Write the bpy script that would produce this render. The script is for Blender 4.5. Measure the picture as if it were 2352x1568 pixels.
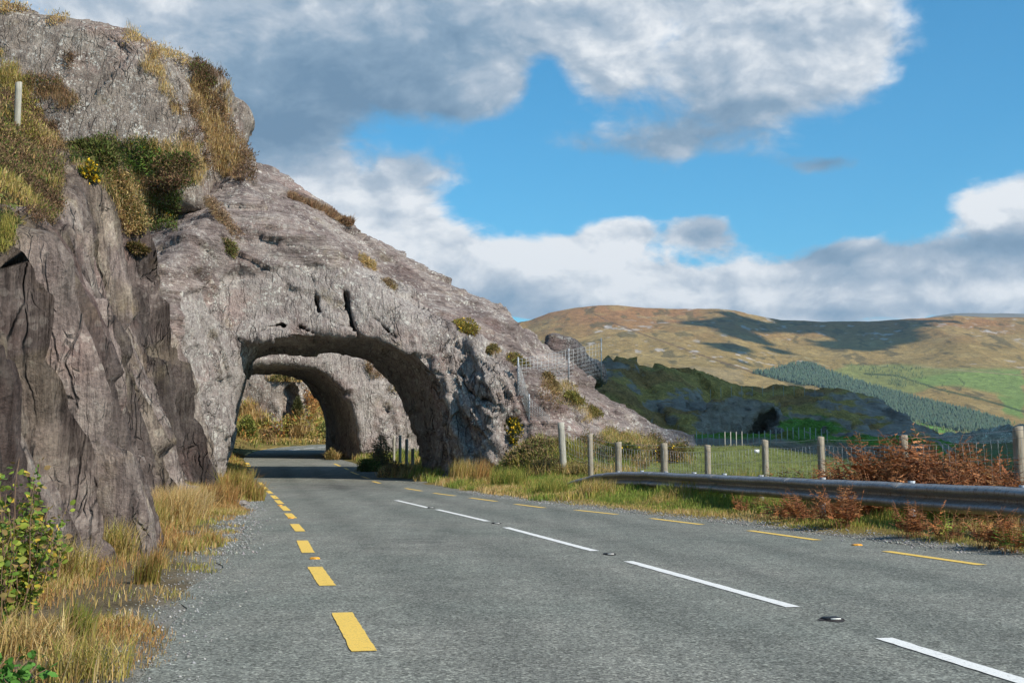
import bpy, math, random, time
import numpy as np
from mathutils import Vector
from mathutils.bvhtree import BVHTree
T0 = time.time()
rad = math.radians
scene = bpy.context.scene
for o in list(bpy.data.objects): bpy.data.objects.remove(o)
rng = np.random.default_rng(11)
random.seed(5)

# ------------------------------------------------------------------ camera
CAM_H = 1.15; F_PX = 2940.0; TILT = math.atan(260/2940)
cam_d = bpy.data.cameras.new('camera'); cam = bpy.data.objects.new('camera', cam_d)
scene.collection.objects.link(cam); scene.camera = cam
cam_d.lens = 45.0; cam_d.sensor_width = 36; cam_d.clip_start = 0.05; cam_d.clip_end = 30000
cam.location = (0, 0, CAM_H); cam.rotation_euler = (rad(90)+TILT, 0, 0)
scene.render.resolution_x = 1024; scene.render.resolution_y = 682

# ------------------------------------------------------------------ sun and exposure
SUN_EL = rad(38); SUN_AZ = rad(123.7)      # azimuth clockwise from +Y
SUNV = np.array([math.sin(SUN_AZ)*math.cos(SUN_EL), math.cos(SUN_AZ)*math.cos(SUN_EL), math.sin(SUN_EL)])
sd = bpy.data.lights.new('sun', 'SUN'); sd.energy = 5.0; sd.angle = rad(0.5); sd.color = (1.0, 0.93, 0.82)
sun = bpy.data.objects.new('sun', sd); scene.collection.objects.link(sun)
sun.rotation_euler = Vector(SUNV).to_track_quat('Z', 'Y').to_euler()
sun.location = (60, -40, 60)
scene.view_settings.view_transform = 'Standard'; scene.view_settings.look = 'None'
scene.view_settings.exposure = 0.28; scene.view_settings.gamma = 1.0
scene.view_settings.use_curve_mapping = False

# ------------------------------------------------------------------ node helper
class NT:
    def __init__(s, nt): s.nt = nt; s.n = nt.nodes; s.l = nt.links
    def _set(s, sock, v):
        if isinstance(v, bpy.types.NodeSocket): s.l.new(v, sock)
        elif v is not None: sock.default_value = v
    def math(s, op, a, b=None, c=None, clamp=False):
        n = s.n.new('ShaderNodeMath'); n.operation = op; n.use_clamp = clamp
        s._set(n.inputs[0], a); s._set(n.inputs[1], b) if b is not None else None
        if c is not None: s._set(n.inputs[2], c)
        return n.outputs[0]
    def mix(s, f, a, b, blend='MIX'):
        n = s.n.new('ShaderNodeMix'); n.data_type = 'RGBA'; n.blend_type = blend; n.clamp_factor = True
        def c4(v): return (*v, 1) if isinstance(v, tuple) and len(v) == 3 else v
        s._set(n.inputs[0], f); s._set(n.inputs[6], c4(a)); s._set(n.inputs[7], c4(b))
        return n.outputs[2]
    def coord(s, kind='Object'): return s.n.new('ShaderNodeTexCoord').outputs[kind]
    def mapping(s, v, scale=(1,1,1), rot=(0,0,0), loc=(0,0,0)):
        n = s.n.new('ShaderNodeMapping'); s._set(n.inputs['Vector'], v)
        n.inputs['Scale'].default_value = scale; n.inputs['Rotation'].default_value = rot; n.inputs['Location'].default_value = loc
        return n.outputs[0]
    def noise(s, v, scale, detail=6, rough=.55, dist=0, dims='3D'):
        n = s.n.new('ShaderNodeTexNoise'); n.noise_dimensions = dims; s._set(n.inputs['Vector'], v)
        n.inputs['Scale'].default_value = scale; n.inputs['Detail'].default_value = detail
        n.inputs['Roughness'].default_value = rough; n.inputs['Distortion'].default_value = dist
        return n.outputs[0]
    def voro(s, v, scale, feature='F1', out='Distance', rnd=1):
        n = s.n.new('ShaderNodeTexVoronoi'); n.feature = feature; s._set(n.inputs['Vector'], v)
        n.inputs['Scale'].default_value = scale; n.inputs['Randomness'].default_value = rnd
        return n.outputs[out]
    def ramp(s, f, pts):
        n = s.n.new('ShaderNodeValToRGB'); e = n.color_ramp.elements
        while len(e) < len(pts): e.new(.5)
        for i, (p, c) in enumerate(pts):
            e[i].position = p; e[i].color = (*c, 1) if len(c) == 3 else c
        s._set(n.inputs[0], f); return n.outputs[0]
    def smooth(s, v, a, b, to0=0., to1=1.):
        n = s.n.new('ShaderNodeMapRange'); n.interpolation_type = 'SMOOTHSTEP'; s._set(n.inputs[0], v)
        n.inputs[1].default_value = a; n.inputs[2].default_value = b; n.inputs[3].default_value = to0; n.inputs[4].default_value = to1
        return n.outputs[0]
    def bump(s, h, strength=.5, dist=.1, normal=None):
        n = s.n.new('ShaderNodeBump'); n.inputs['Strength'].default_value = strength; n.inputs['Distance'].default_value = dist
        s._set(n.inputs['Height'], h)
        if normal is not None: s._set(n.inputs['Normal'], normal)
        return n.outputs[0]
    def attr(s, name, out='Color'):
        n = s.n.new('ShaderNodeAttribute'); n.attribute_name = name; return n.outputs[out]
def new_mat(name, rough=.85, spec=.25):
    m = bpy.data.materials.new(name); m.use_nodes = True; t = NT(m.node_tree)
    b = t.n['Principled BSDF']; b.inputs['Roughness'].default_value = rough
    b.inputs['Specular IOR Level'].default_value = spec
    return m, t, b

# ------------------------------------------------------------------ world: Nishita sky with broken cloud
w = bpy.data.worlds.new('World'); scene.world = w; w.use_nodes = True
t = NT(w.node_tree); bg = t.n['Background']
sky = t.n.new('ShaderNodeTexSky'); sky.sky_type = 'NISHITA'; sky.sun_disc = False
sky.sun_elevation = SUN_EL; sky.sun_rotation = SUN_AZ; sky.altitude = 200; sky.air_density = 1.0; sky.dust_density = .3; sky.ozone_density = 2.5
gen = t.coord('Generated')
sep = t.n.new('ShaderNodeSeparateXYZ'); t.l.new(gen, sep.inputs[0]); X, Y, Z = sep.outputs
AZ = t.math('ARCTAN2', X, Y)
HY = t.math('SQRT', t.math('ADD', t.math('MULTIPLY', X, X), t.math('MULTIPLY', Y, Y)))
EL = t.math('ARCTAN2', Z, HY)
comb = t.n.new('ShaderNodeCombineXYZ'); t.l.new(AZ, comb.inputs[0]); t.l.new(t.math('MULTIPLY', EL, 1.6), comb.inputs[1])
P = comb.outputs[0]
def gauss_sum(lst, base):
    acc = base
    for (u, v, wu, wv, amp) in lst:
        a0 = (u-1176)/F_PX; e0 = (1044-v)/F_PX
        da = t.math('MULTIPLY_ADD', AZ, F_PX/wu, -a0*F_PX/wu); de = t.math('MULTIPLY_ADD', EL, F_PX/wv, -e0*F_PX/wv)
        r2 = t.math('MULTIPLY_ADD', da, da, t.math('MULTIPLY', de, de))
        g = t.math('POWER', 2.718, t.math('MULTIPLY', r2, -1.0))
        acc = t.math('MULTIPLY_ADD', g, amp, acc)
    return acc
LAY = [(330,60,350,330,1.3),(700,160,380,230,1.25),(1080,30,420,120,1.25),(1560,20,330,75,1.0),(1660,190,310,120,1.25),(1930,130,170,110,1.15),
       (1480,340,260,55,.85),(620,350,200,110,.85),(1120,230,190,55,.35),(960,400,110,60,.72),(1890,400,110,30,.85),
       (590,400,80,50,.7),(760,450,140,60,.9),(900,520,130,80,1.0),(1010,600,120,80,.9),(1240,640,240,85,1.3),(1500,690,380,70,1.3),(1900,700,380,80,1.3),
       (2250,680,260,80,1.3),(2290,510,150,85,1.4),(1610,535,110,50,1.2),(1420,530,70,40,1.1),(1940,600,160,55,1.0),(1350,560,120,40,.5),
       (1255,190,48,70,-.75),(1060,190,150,100,.75),(1400,170,90,90,.55),(2290,120,150,300,-.6),(1880,15,90,28,-.9),(1150,740,140,28,-.5),(2080,742,300,12,-.35),(2100,480,60,60,-.5)]
DRK = [(760,230,330,140,.62),(1020,130,250,110,.25),(1480,350,300,60,.6),(1700,265,330,55,.5),(620,340,160,70,.6),(1640,550,130,45,.5),(1250,590,200,40,-.2),(2250,490,100,50,-.15),
       (1700,735,800,22,.36),(2270,595,160,32,.6),(1890,605,130,36,.42),(1150,700,180,40,.4),(1980,655,400,20,.22),(1890,400,120,30,.9),(960,400,100,50,.35),(1750,95,150,30,.2),(330,-20,500,60,.2),(700,120,600,160,.16),(1650,150,350,120,.10),(1350,60,150,60,.3)]
L0 = gauss_sum(LAY, -.62); DK = gauss_sum(DRK, 0.0)
warp = t.n.new('ShaderNodeTexNoise'); t.l.new(P, warp.inputs['Vector']); warp.inputs['Scale'].default_value = 9; warp.inputs['Detail'].default_value = 3
wv = t.n.new('ShaderNodeVectorMath'); wv.operation = 'MULTIPLY_ADD'; t.l.new(warp.outputs[1], wv.inputs[0]); wv.inputs[1].default_value = (.05,.05,.05); t.l.new(P, wv.inputs[2])
def cloud_noise(vec):
    a = t.noise(vec, 5.2, 11, .57); return t.math('MULTIPLY_ADD', a, 2.9, -1.45)
N1 = cloud_noise(wv.outputs[0])
off = t.n.new('ShaderNodeVectorMath'); off.operation = 'ADD'; t.l.new(wv.outputs[0], off.inputs[0]); off.inputs[1].default_value = (.010, .020, 0)
N2 = cloud_noise(off.outputs[0])
puff = t.noise(wv.outputs[0], 26, 8, .62)
aside = t.math('MAXIMUM', t.smooth(t.math('ABSOLUTE', AZ), .55, 1.1), t.smooth(EL, .50, .85))  # extra cloud outside the view, added to make the sky's fill light neutral
D = t.math('ADD', t.math('MULTIPLY_ADD', aside, .50, L0), t.math('ADD', N1, t.math('MULTIPLY_ADD', puff, .95, -.47)))
alpha = t.smooth(t.math('DIVIDE', D, t.smooth(EL, .08, .26, .17, .46)), -.4, 1.0)
lit = t.math('MULTIPLY_ADD', t.math('SUBTRACT', N1, N2), 1.15, .90)       # brighter where it thins towards the light
puff = t.noise(wv.outputs[0], 24, 8, .62)
lit = t.math('ADD', lit, t.math('MULTIPLY_ADD', puff, .60, -.27))
lit = t.math('SUBTRACT', lit, t.math('MULTIPLY', t.smooth(D, .3, 1.6), .10))
lit = t.math('SUBTRACT', lit, t.math('MULTIPLY_ADD', aside, .42, DK), clamp=True)
ccol = t.ramp(lit, [(0.0, (1.15,1.95,2.9)), (.35, (1.9,2.75,3.7)), (.65, (3.5,4.1,4.8)), (1.0, (6.8,6.95,7.1))])
hs = t.n.new('ShaderNodeHueSaturation'); hs.inputs['Saturation'].default_value = 1.22; hs.inputs['Value'].default_value = 1.0; hs.inputs['Hue'].default_value = .485
t.l.new(sky.outputs[0], hs.inputs['Color'])
skyc = t.mix(1.0, hs.outputs[0], (.50,1.0,1.16), 'MULTIPLY')
col = t.mix(alpha, skyc, ccol)
t.l.new(col, bg.inputs[0]); bg.inputs[1].default_value = .112

# ------------------------------------------------------------------ geometry helpers
TH = math.atan(593/2940); CT, ST = math.cos(TH), math.sin(TH)
def st2xy(s, tt): return tt*CT - s*ST, tt*ST + s*CT
def xy2st(x, y): return -x*ST + y*CT, x*CT + y*ST
def unproj(u, v, y):
    a = (u-1176)/F_PX; b = (784-v)/F_PX
    dy = math.cos(TILT) - b*math.sin(TILT); dz = math.sin(TILT) + b*math.cos(TILT)
    k = y/dy; return np.array([a*k, y, CAM_H + dz*k])
def ray(u, v):
    p = unproj(u, v, 1.0) - np.array([0, 0, CAM_H]); return Vector(p).normalized()
_T = np.random.default_rng(3).uniform(-1, 1, (64, 64, 64)).astype(np.float32)
def vn(P, seed=0):
    P = np.asarray(P, np.float32) + np.float32(seed*7.31)
    i = np.floor(P); f = P-i; f = f*f*f*(f*(f*6-15)+10); i = i.astype(np.int32)
    a = i & 63; b = (i+1) & 63
    x0,y0,z0 = a[...,0],a[...,1],a[...,2]; x1,y1,z1 = b[...,0],b[...,1],b[...,2]
    fx,fy,fz = f[...,0],f[...,1],f[...,2]
    c00 = _T[x0,y0,z0]*(1-fx)+_T[x1,y0,z0]*fx; c10 = _T[x0,y1,z0]*(1-fx)+_T[x1,y1,z0]*fx
    c01 = _T[x0,y0,z1]*(1-fx)+_T[x1,y0,z1]*fx; c11 = _T[x0,y1,z1]*(1-fx)+_T[x1,y1,z1]*fx
    return (c00*(1-fy)+c10*fy)*(1-fz) + (c01*(1-fy)+c11*fy)*fz
def fbm(P, freq, octs=5, seed=0, gain=.5, ridged=False):
    P = np.asarray(P, np.float32); r = 0; a = 1.; tot = 0
    for k in range(octs):
        n = vn(P*freq, seed+k*3)
        if ridged: n = 1-2*np.abs(n)
        r = r + a*n; tot += a; a *= gain; freq *= 2.03
    return r/tot
def facet(P, seed=0):
    """fractured-rock field: every cell is a randomly tilted plane; also returns the crack distance"""
    P = np.asarray(P, np.float32) + np.float32(seed*3.17); b = np.floor(P).astype(np.int32); n = len(P)
    d1 = np.full(n, 9., np.float32); d2 = d1.copy(); val = np.zeros(n, np.float32)
    for i in (-1,0,1):
        for j in (-1,0,1):
            for k in (-1,0,1):
                c = b + np.array([i,j,k], np.int32); q = c & 63
                o = np.stack([_T[q[:,0],q[:,1],q[:,2]], _T[q[:,1],q[:,2],q[:,0]], _T[q[:,2],q[:,0],q[:,1]]], 1)*.42+.5
                e = P - (c+o); d = (e*e).sum(1); nd = np.stack([_T[(q[:,0]+17)&63,q[:,1],q[:,2]], _T[q[:,0],(q[:,1]+23)&63,q[:,2]], _T[q[:,0],q[:,1],(q[:,2]+29)&63]], 1)
                v = (e*nd).sum(1)*1.1 + _T[(q[:,0]+5)&63,(q[:,1]+7)&63,q[:,2]]*.45
                m = d < d1; d2 = np.where(m, d1, np.minimum(d2, d)); val = np.where(m, v, val); d1 = np.where(m, d, d1)
    return val, np.sqrt(d2)-np.sqrt(d1)
def smax(a, b, k): 
    h = np.clip(.5-.5*(a-b)/k, 0, 1); return a*(1-h)+b*h + k*h*(1-h)
def smin(a, b, k): return -smax(-a, -b, k)
def sstep(x, a, b):
    x = np.clip((x-a)/(b-a), 0, 1); return x*x*(3-2*x)
def add_obj(name, me, mat=None, parent=None, kind=None, label=None, cat=None, group=None):
    o = bpy.data.objects.new(name, me); scene.collection.objects.link(o)
    if mat is not None and me is not None:
        for m in (mat if isinstance(mat, (list, tuple)) else [mat]): me.materials.append(m)
    if parent is not None: o.parent = parent
    if kind: o['kind'] = kind
    if label: o['label'] = label
    if cat: o['category'] = cat
    if group: o['group'] = group
    return o
def np_mesh(name, V, F, smooth=False, mi=None, col=None, attrs=None):
    """V (n,3); F list of (array of (m,k)) index arrays; col (n,3) point colours"""
    if not isinstance(F, (list, tuple)): F = [F]
    F = [np.asarray(f, np.int32) for f in F if len(f)]
    me = bpy.data.meshes.new(name); V = np.asarray(V, np.float32)
    me.vertices.add(len(V)); me.vertices.foreach_set('co', V.ravel())
    loops = np.concatenate([f.ravel() for f in F]); tot = np.concatenate([np.full(len(f), f.shape[1], np.int32) for f in F])
    start = np.concatenate([[0], np.cumsum(tot)[:-1]]).astype(np.int32)
    me.loops.add(len(loops)); me.loops.foreach_set('vertex_index', loops)
    me.polygons.add(len(tot)); me.polygons.foreach_set('loop_start', start); me.polygons.foreach_set('loop_total', tot)
    if smooth: me.polygons.foreach_set('use_smooth', np.ones(len(tot), bool))
    if mi is not None: me.polygons.foreach_set('material_index', np.asarray(mi, np.int32))
    if col is not None:
        a = me.color_attributes.new('tint', 'FLOAT_COLOR', 'POINT')
        c = np.ones((len(V), 4), np.float32); c[:, :3] = col; a.data.foreach_set('color', c.ravel())
    if attrs:
        for k, arr in attrs.items():
            a = me.attributes.new(k, 'FLOAT', 'POINT'); a.data.foreach_set('value', np.asarray(arr, np.float32))
    me.update(calc_edges=True); me.validate(verbose=False)
    return me
def grid_faces(nu, nv):
    i = np.arange(nu*nv).reshape(nu, nv)
    return np.stack([i[:-1,:-1], i[1:,:-1], i[1:,1:], i[:-1,1:]], -1).reshape(-1, 4)
def surface_nets(Fd, org, h):
    neg = Fd < 0; nx, ny, nz = Fd.shape
    c = np.zeros((nx-1, ny-1, nz-1), np.uint8)
    for dx in (0,1):
        for dy in (0,1):
            for dz in (0,1): c += neg[dx:nx-1+dx, dy:ny-1+dy, dz:nz-1+dz]
    act = (c > 0) & (c < 8); I = np.argwhere(act); idx = np.full(act.shape, -1, np.int32); idx[act] = np.arange(len(I))
    S = np.zeros((len(I), 3), np.float32); n = np.zeros(len(I), np.float32)
    cor = [(0,0,0),(1,0,0),(0,1,0),(1,1,0),(0,0,1),(1,0,1),(0,1,1),(1,1,1)]
    val = {k: Fd[I[:,0]+k[0], I[:,1]+k[1], I[:,2]+k[2]] for k in cor}
    for a in cor:
        for ax in range(3):
            if a[ax] == 0:
                b = list(a); b[ax] = 1; b = tuple(b); va, vb = val[a], val[b]
                m = (va < 0) != (vb < 0); tt = np.where(m, va/np.where(m, va-vb, 1), 0)
                p = np.array(a, np.float32)[None].repeat(len(I), 0); p[:, ax] = tt
                S += p*m[:, None]; n += m
    V = (I + S/n[:, None])*h + np.array(org, np.float32)
    quads = []
    for ax in range(3):
        sl0 = [slice(1,-1)]*3; sl1 = [slice(1,-1)]*3; sl0[ax] = slice(0,-1); sl1[ax] = slice(1,None)
        a = neg[tuple(sl0)]; b = neg[tuple(sl1)]
        E = np.argwhere(a != b); flip = a[tuple(E.T)]
        o = [1,1,1]; o[ax] = 0; E = E + np.array(o)
        u, v = [(1,2),(2,0),(0,1)][ax]; du = np.zeros(3, int); dv = np.zeros(3, int); du[u] = 1; dv[v] = 1
        g = lambda q: idx[tuple(q.T)]
        Q = np.stack([g(E-du-dv), g(E-dv), g(E), g(E-du)], -1)
        Q[~flip] = Q[~flip][:, ::-1]; quads.append(Q)
    return V.astype(np.float32), np.concatenate(quads)
def vnormals(V, F):
    n = np.zeros_like(V)
    fn = np.cross(V[F[:,2]]-V[F[:,0]], V[F[:,3 if F.shape[1] > 3 else 1]]-V[F[:,1 if F.shape[1] > 3 else 0]])
    for k in range(F.shape[1]):
        for a in range(3): n[:, a] += np.bincount(F[:, k], fn[:, a], len(V))
    return n/np.maximum(np.linalg.norm(n, axis=1, keepdims=True), 1e-9)
def poly_sdf(px, pz, poly):
    """signed distance to closed polygon (negative inside)"""
    poly = np.asarray(poly, np.float32); d = np.full(px.shape, 1e9, np.float32); ins = np.zeros(px.shape, bool)
    for i in range(len(poly)):
        a = poly[i]; b = poly[(i+1) % len(poly)]; e = b-a
        wx, wz = px-a[0], pz-a[1]; h = np.clip((wx*e[0]+wz*e[1])/(e@e), 0, 1)
        d = np.minimum(d, (wx-e[0]*h)**2 + (wz-e[1]*h)**2)
        c = ((a[1] <= pz) & (b[1] > pz)) | ((b[1] <= pz) & (a[1] > pz))
        ins ^= c & (px < a[0] + (pz-a[1])/(e[1] if abs(e[1]) > 1e-9 else 1e-9)*e[0])
    d = np.sqrt(d); return np.where(ins, -d, d)
def seg_dist(px, pz, pts):
    d = np.full(px.shape, 1e9, np.float32)
    for a, b in zip(pts[:-1], pts[1:]):
        a = np.array(a); b = np.array(b); e = b-a; wx, wz = px-a[0], pz-a[1]
        h = np.clip((wx*e[0]+wz*e[1])/(e@e), 0, 1); d = np.minimum(d, np.hypot(wx-e[0]*h, wz-e[1]*h))
    return d
BV = {}
def reg(key, V, F): BV[key] = BVHTree.FromPolygons([tuple(p) for p in V.tolist()], [tuple(f) for f in F.tolist()])
def hit(u, v, keys=None):
    """where the line of sight lands on the built terrain"""
    best = None; d = ray(u, v)
    for k, b in BV.items():
        if keys and k not in keys: continue
        r = b.ray_cast(Vector((0,0,CAM_H)), d)
        if r[0] is not None and (best is None or r[3] < best[3]): best = r
    return (np.array(best[0]), np.array(best[1]), best[3]) if best else None
# ------------------------------------------------------------------ materials
def proj(V):
    x, y, z = V[:,0], V[:,1], V[:,2]-CAM_H
    a = y*math.cos(TILT) + z*math.sin(TILT); b = -y*math.sin(TILT) + z*math.cos(TILT)
    return 1176 + x/a*F_PX, 784 - b/a*F_PX
def rock_mat(name, dark=(.150,.120,.112), mid=(.295,.248,.230), pale=(.42,.375,.345), lichen=.5, streak='slope', bumpk=1.0):
    m, t, b = new_mat(name, .92, .15); c = t.coord('Object')
    cut = t.attr('cut', 'Fac')
    n1 = t.noise(c, .45, 10, .62); n2 = t.noise(c, 3.2, 10, .7); n3 = t.noise(c, 22, 6, .7)
    st = {'slope': (.35,.35,2.6), 'vert': (2.4,2.4,.22), 'lean': (2.6,2.6,.25)}[streak]
    rot = {'slope': (0, rad(-8), 0), 'vert': (0,0,0), 'lean': (rad(0), rad(-20), 0)}[streak]
    sm = t.mapping(c, st, rot); n4 = t.noise(sm, 1.3, 8, .65); n5 = t.noise(sm, 6, 7, .7)
    smc = t.mapping(c, (2.6,1.3,.42), (0, rad(24), 0)); wob_ = t.n.new('ShaderNodeVectorMath'); wob_.operation = 'MULTIPLY_ADD'; wn = t.n.new('ShaderNodeTexNoise'); t.l.new(c, wn.inputs['Vector']); wn.inputs['Scale'].default_value = 1.1; wn.inputs['Detail'].default_value = 4
    t.l.new(wn.outputs[1], wob_.inputs[0]); wob_.inputs[1].default_value = (1.1,1.1,.6); t.l.new(smc, wob_.inputs[2]); smc = wob_.outputs[0]
    n4c = t.noise(smc, 1.2, 9, .68); n5c = t.noise(smc, 5.5, 8, .72)
    def lerp(a, b_, f_): return t.math('ADD', t.math('MULTIPLY', a, t.math('SUBTRACT', 1.0, f_)), t.math('MULTIPLY', b_, f_))
    n4 = lerp(n4, n4c, cut); n5 = lerp(n5, n5c, cut)
    ed1 = t.voro(smc, .75, 'DISTANCE_TO_EDGE'); ed2 = t.voro(smc, 2.3, 'DISTANCE_TO_EDGE')
    cm = t.smooth(t.noise(c, .9, 4, .6), .46, .60)
    crack = t.math('MAXIMUM', t.math('MULTIPLY', t.smooth(ed1, .035, .0), .9), t.math('MULTIPLY', t.smooth(ed2, .06, .0), t.math('MULTIPLY', cm, .8)))
    frac = t.attr('frac', 'Fac'); crack = t.math('MULTIPLY', crack, t.math('MULTIPLY_ADD', frac, .85, .12))
    crack = t.math('MULTIPLY', crack, t.smooth(t.noise(c, .55, 4, .6), .42, .56))
    f = t.math('MULTIPLY_ADD', n2, .55, t.math('MULTIPLY_ADD', n4, .65, t.math('MULTIPLY_ADD', n1, .5, -.35)))
    colr = t.ramp(f, [(.30, dark), (.50, mid), (.70, pale)])
    cr2 = t.ramp(f, [(.28, tuple(x*1.35 for x in dark)), (.46, (.34,.298,.280)), (.70, (.49,.445,.41))])
    colr = t.mix(cut, colr, cr2)
    # purple-pink and ochre patches that belong to the sandstone
    pp = t.smooth(t.noise(c, .33, 4, .6), .52, .68); colr = t.mix(t.math('MULTIPLY', pp, .45), colr, (.34,.225,.20))
    oc = t.smooth(t.noise(t.mapping(c, (1,1,1), (0,0,0), (9,3,5)), .8, 6, .65), .58, .72); colr = t.mix(t.math('MULTIPLY', oc, .4), colr, (.29,.24,.14))
    # fine grain
    colr = t.mix(1.0, colr, t.ramp(n3, [(.3,(.66,.66,.66)),(.7,(1.34,1.33,1.3))]), 'MULTIPLY')
    colr = t.mix(1.0, colr, t.ramp(n5, [(.34,(.48,.46,.46)),(.48,(.98,.97,.97)),(.66,(1.28,1.27,1.25))]), 'MULTIPLY')
    # pale lichen rosettes
    wv = t.n.new('ShaderNodeVectorMath'); wv.operation = 'MULTIPLY_ADD'; nn = t.n.new('ShaderNodeTexNoise'); t.l.new(c, nn.inputs['Vector']); nn.inputs['Scale'].default_value = 9
    t.l.new(nn.outputs[1], wv.inputs[0]); wv.inputs[1].default_value = (.12,.12,.12); t.l.new(c, wv.inputs[2])
    v1 = t.voro(wv.outputs[0], 2.6); v2 = t.voro(wv.outputs[0], 7.0)
    zone = t.smooth(t.noise(t.mapping(c, (1,1,1), (0,0,0), (3,7,1)), .5, 5, .6), .45, .62)
    s1 = t.math('MULTIPLY', t.smooth(v1, .31, .23), t.smooth(n2, .47, .56)); s2 = t.math('MULTIPLY', t.smooth(v2, .40, .28), t.smooth(t.noise(c, 1.7, 4, .6), .46, .56))
    ls = t.math('MULTIPLY', t.math('MAXIMUM', s1, s2), t.math('MULTIPLY_ADD', zone, .6, .45)); colr = t.mix(t.math('MULTIPLY', ls, lichen*1.5, clamp=True), colr, (.68,.65,.58))
    colr = t.mix(t.math('MULTIPLY', crack, .75), colr, (.05,.045,.042))
    # dark algae attribute from python (stains with their own shape)
    colr = t.mix(1.0, colr, t.attr('tint'), 'MULTIPLY')
    t.l.new(colr, b.inputs['Base Color'])
    rid = t.math('ABSOLUTE', t.math('MULTIPLY_ADD', n4, 2.0, -1.0)); 
    h = t.math('MULTIPLY_ADD', n2, .9, t.math('MULTIPLY_ADD', n5, .55, t.math('MULTIPLY_ADD', n3, .16, t.math('MULTIPLY', rid, .5))))
    h = t.math('MULTIPLY_ADD', crack, -1.1, h)
    t.l.new(t.bump(h, 1.0, .20*bumpk), b.inputs['Normal'])
    return m
M_ARCH = rock_mat('arch_rock', streak='slope', lichen=.55)
M_CLIFF = rock_mat('cliff_rock', dark=(.105,.088,.082), mid=(.215,.188,.175), pale=(.34,.31,.28), streak='lean', lichen=.17, bumpk=.8)
M_CRAG = rock_mat('crag_rock', dark=(.165,.135,.118), mid=(.31,.262,.225), pale=(.41,.365,.32), streak='vert', lichen=.75)
M_DARKROCK = rock_mat('hill_rock', streak='slope', lichen=.4, bumpk=2.0)

# ------------------------------------------------------------------ terrain height and road edges
def zroad(y): return np.interp(y, [-50,44,52,60,75,110,200,400,900,20000], [0,0,.08,.30,.85,2.05,3.4,3.0,-15,-40])
def tl(s): return np.interp(s, [-60,6,11,20,32,50,80], [-.9,-.6,-.45,-.2,.0,0.0,-.45])
def tr(s): return np.interp(s, [-60,5,13,20,26,30,36,50,62,80], [8.7,8.6,8.45,8.1,7.3,6.9,6.5,6.35,5.7,5.25])
# curve beyond the second arch: left edge line in world xy
CURVE = np.array([(-14.8,70),(-16.6,80),(-18.0,90),(-18.3,98),(-17.3,106),(-14.2,113),(-8.5,118.5),(0,122.5),(12,126),(40,130),(90,136),(200,150)], float)
def smooth_poly(P, n=10):
    out = []
    for i in range(len(P)-1):
        p0 = P[max(i-1,0)]; p1 = P[i]; p2 = P[i+1]; p3 = P[min(i+2,len(P)-1)]
        for k in range(n):
            q = k/n; out.append(.5*((2*p1)+(-p0+p2)*q+(2*p0-5*p1+4*p2-p3)*q*q+(-p0+3*p1-3*p2+p3)*q**3))
    out.append(P[-1]); return np.array(out)
CV = smooth_poly(CURVE, 6)
_d = np.gradient(CV, axis=0); _d /= np.linalg.norm(_d, axis=1, keepdims=True); _n = np.stack([_d[:,1], -_d[:,0]], 1)
CVC = CV + _n*2.75                                   # centre of the curved stretch
def road_q(x, y):
    s, t = xy2st(x, y); q = np.maximum(tl(s)-t, t-tr(s)); q = np.where(s > 78, 1e3, q)
    m = (y > 66) & (y < 170) & (x > -40) & (x < 220)
    if np.any(m):
        q = np.array(q, float); q[m] = np.minimum(q[m], seg_dist(x[m].astype(float), y[m].astype(float), CVC) - 2.95)
    return q
def G(x, y):
    x = np.atleast_1d(np.asarray(x, float)); y = np.atleast_1d(np.asarray(y, float))
    s, t = xy2st(x, y); q = road_q(x, y); z = zroad(y).astype(float)
    P = np.stack([x, y, 0*x], -1)
    r = t-tr(np.clip(s, -60, 80))
    right = np.interp(r, [0,.6,1.6,3.2,5,9,30,80], [0,.02,.06,.28,.30,.05,.3,.5])*sstep(s, -40, -10)
    right = right*(1-sstep(s, 70, 90))
    z += np.where(t > 3, right, 0)
    # bank along the foot of the slab
    z += 1.25*np.exp(-((s-51.5)/3.6)**2)*sstep(t, 8.3, 11)*(1-sstep(t, 20, 26)*.6)
    z += .95*np.exp(-((s-46.2)/2.2)**2)*sstep(t, 9.2, 10.6)*(1-sstep(t, 13, 16.5))
    # left: hillside behind the cliff
    z += np.clip(-6.5-t, 0, 18)*.6*(1-sstep(s, 100, 104)*.0)*sstep(s,-60,-20)*(1-sstep(y, 90, 100))
    # green hill beyond the bend
    far = sstep(y, 121, 150)*np.where(x < 30, 1, 0)*(1-sstep(x, -14, -3))
    z += 13*far + 16*sstep(y, 150, 200)*(1-sstep(x,-30,-14))*(1-sstep(y,300,600))
    lh = sstep(-x, 19.5, 34)*sstep(y, 84, 100)*(1-sstep(y, 300, 600)); z += 9*lh
    n = fbm(P, .22, 3, 4)*.14 + fbm(P, 1.3, 3, 9)*.035
    z += n*sstep(q, .05, 1.4)
    z -= np.where(q < .0, .06*sstep(-q, 0, .3), 0)
    z += .015*sstep(q, 0, .4)
    return z
def G1(x, y): return float(G(np.array([x]), np.array([y]))[0])

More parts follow.
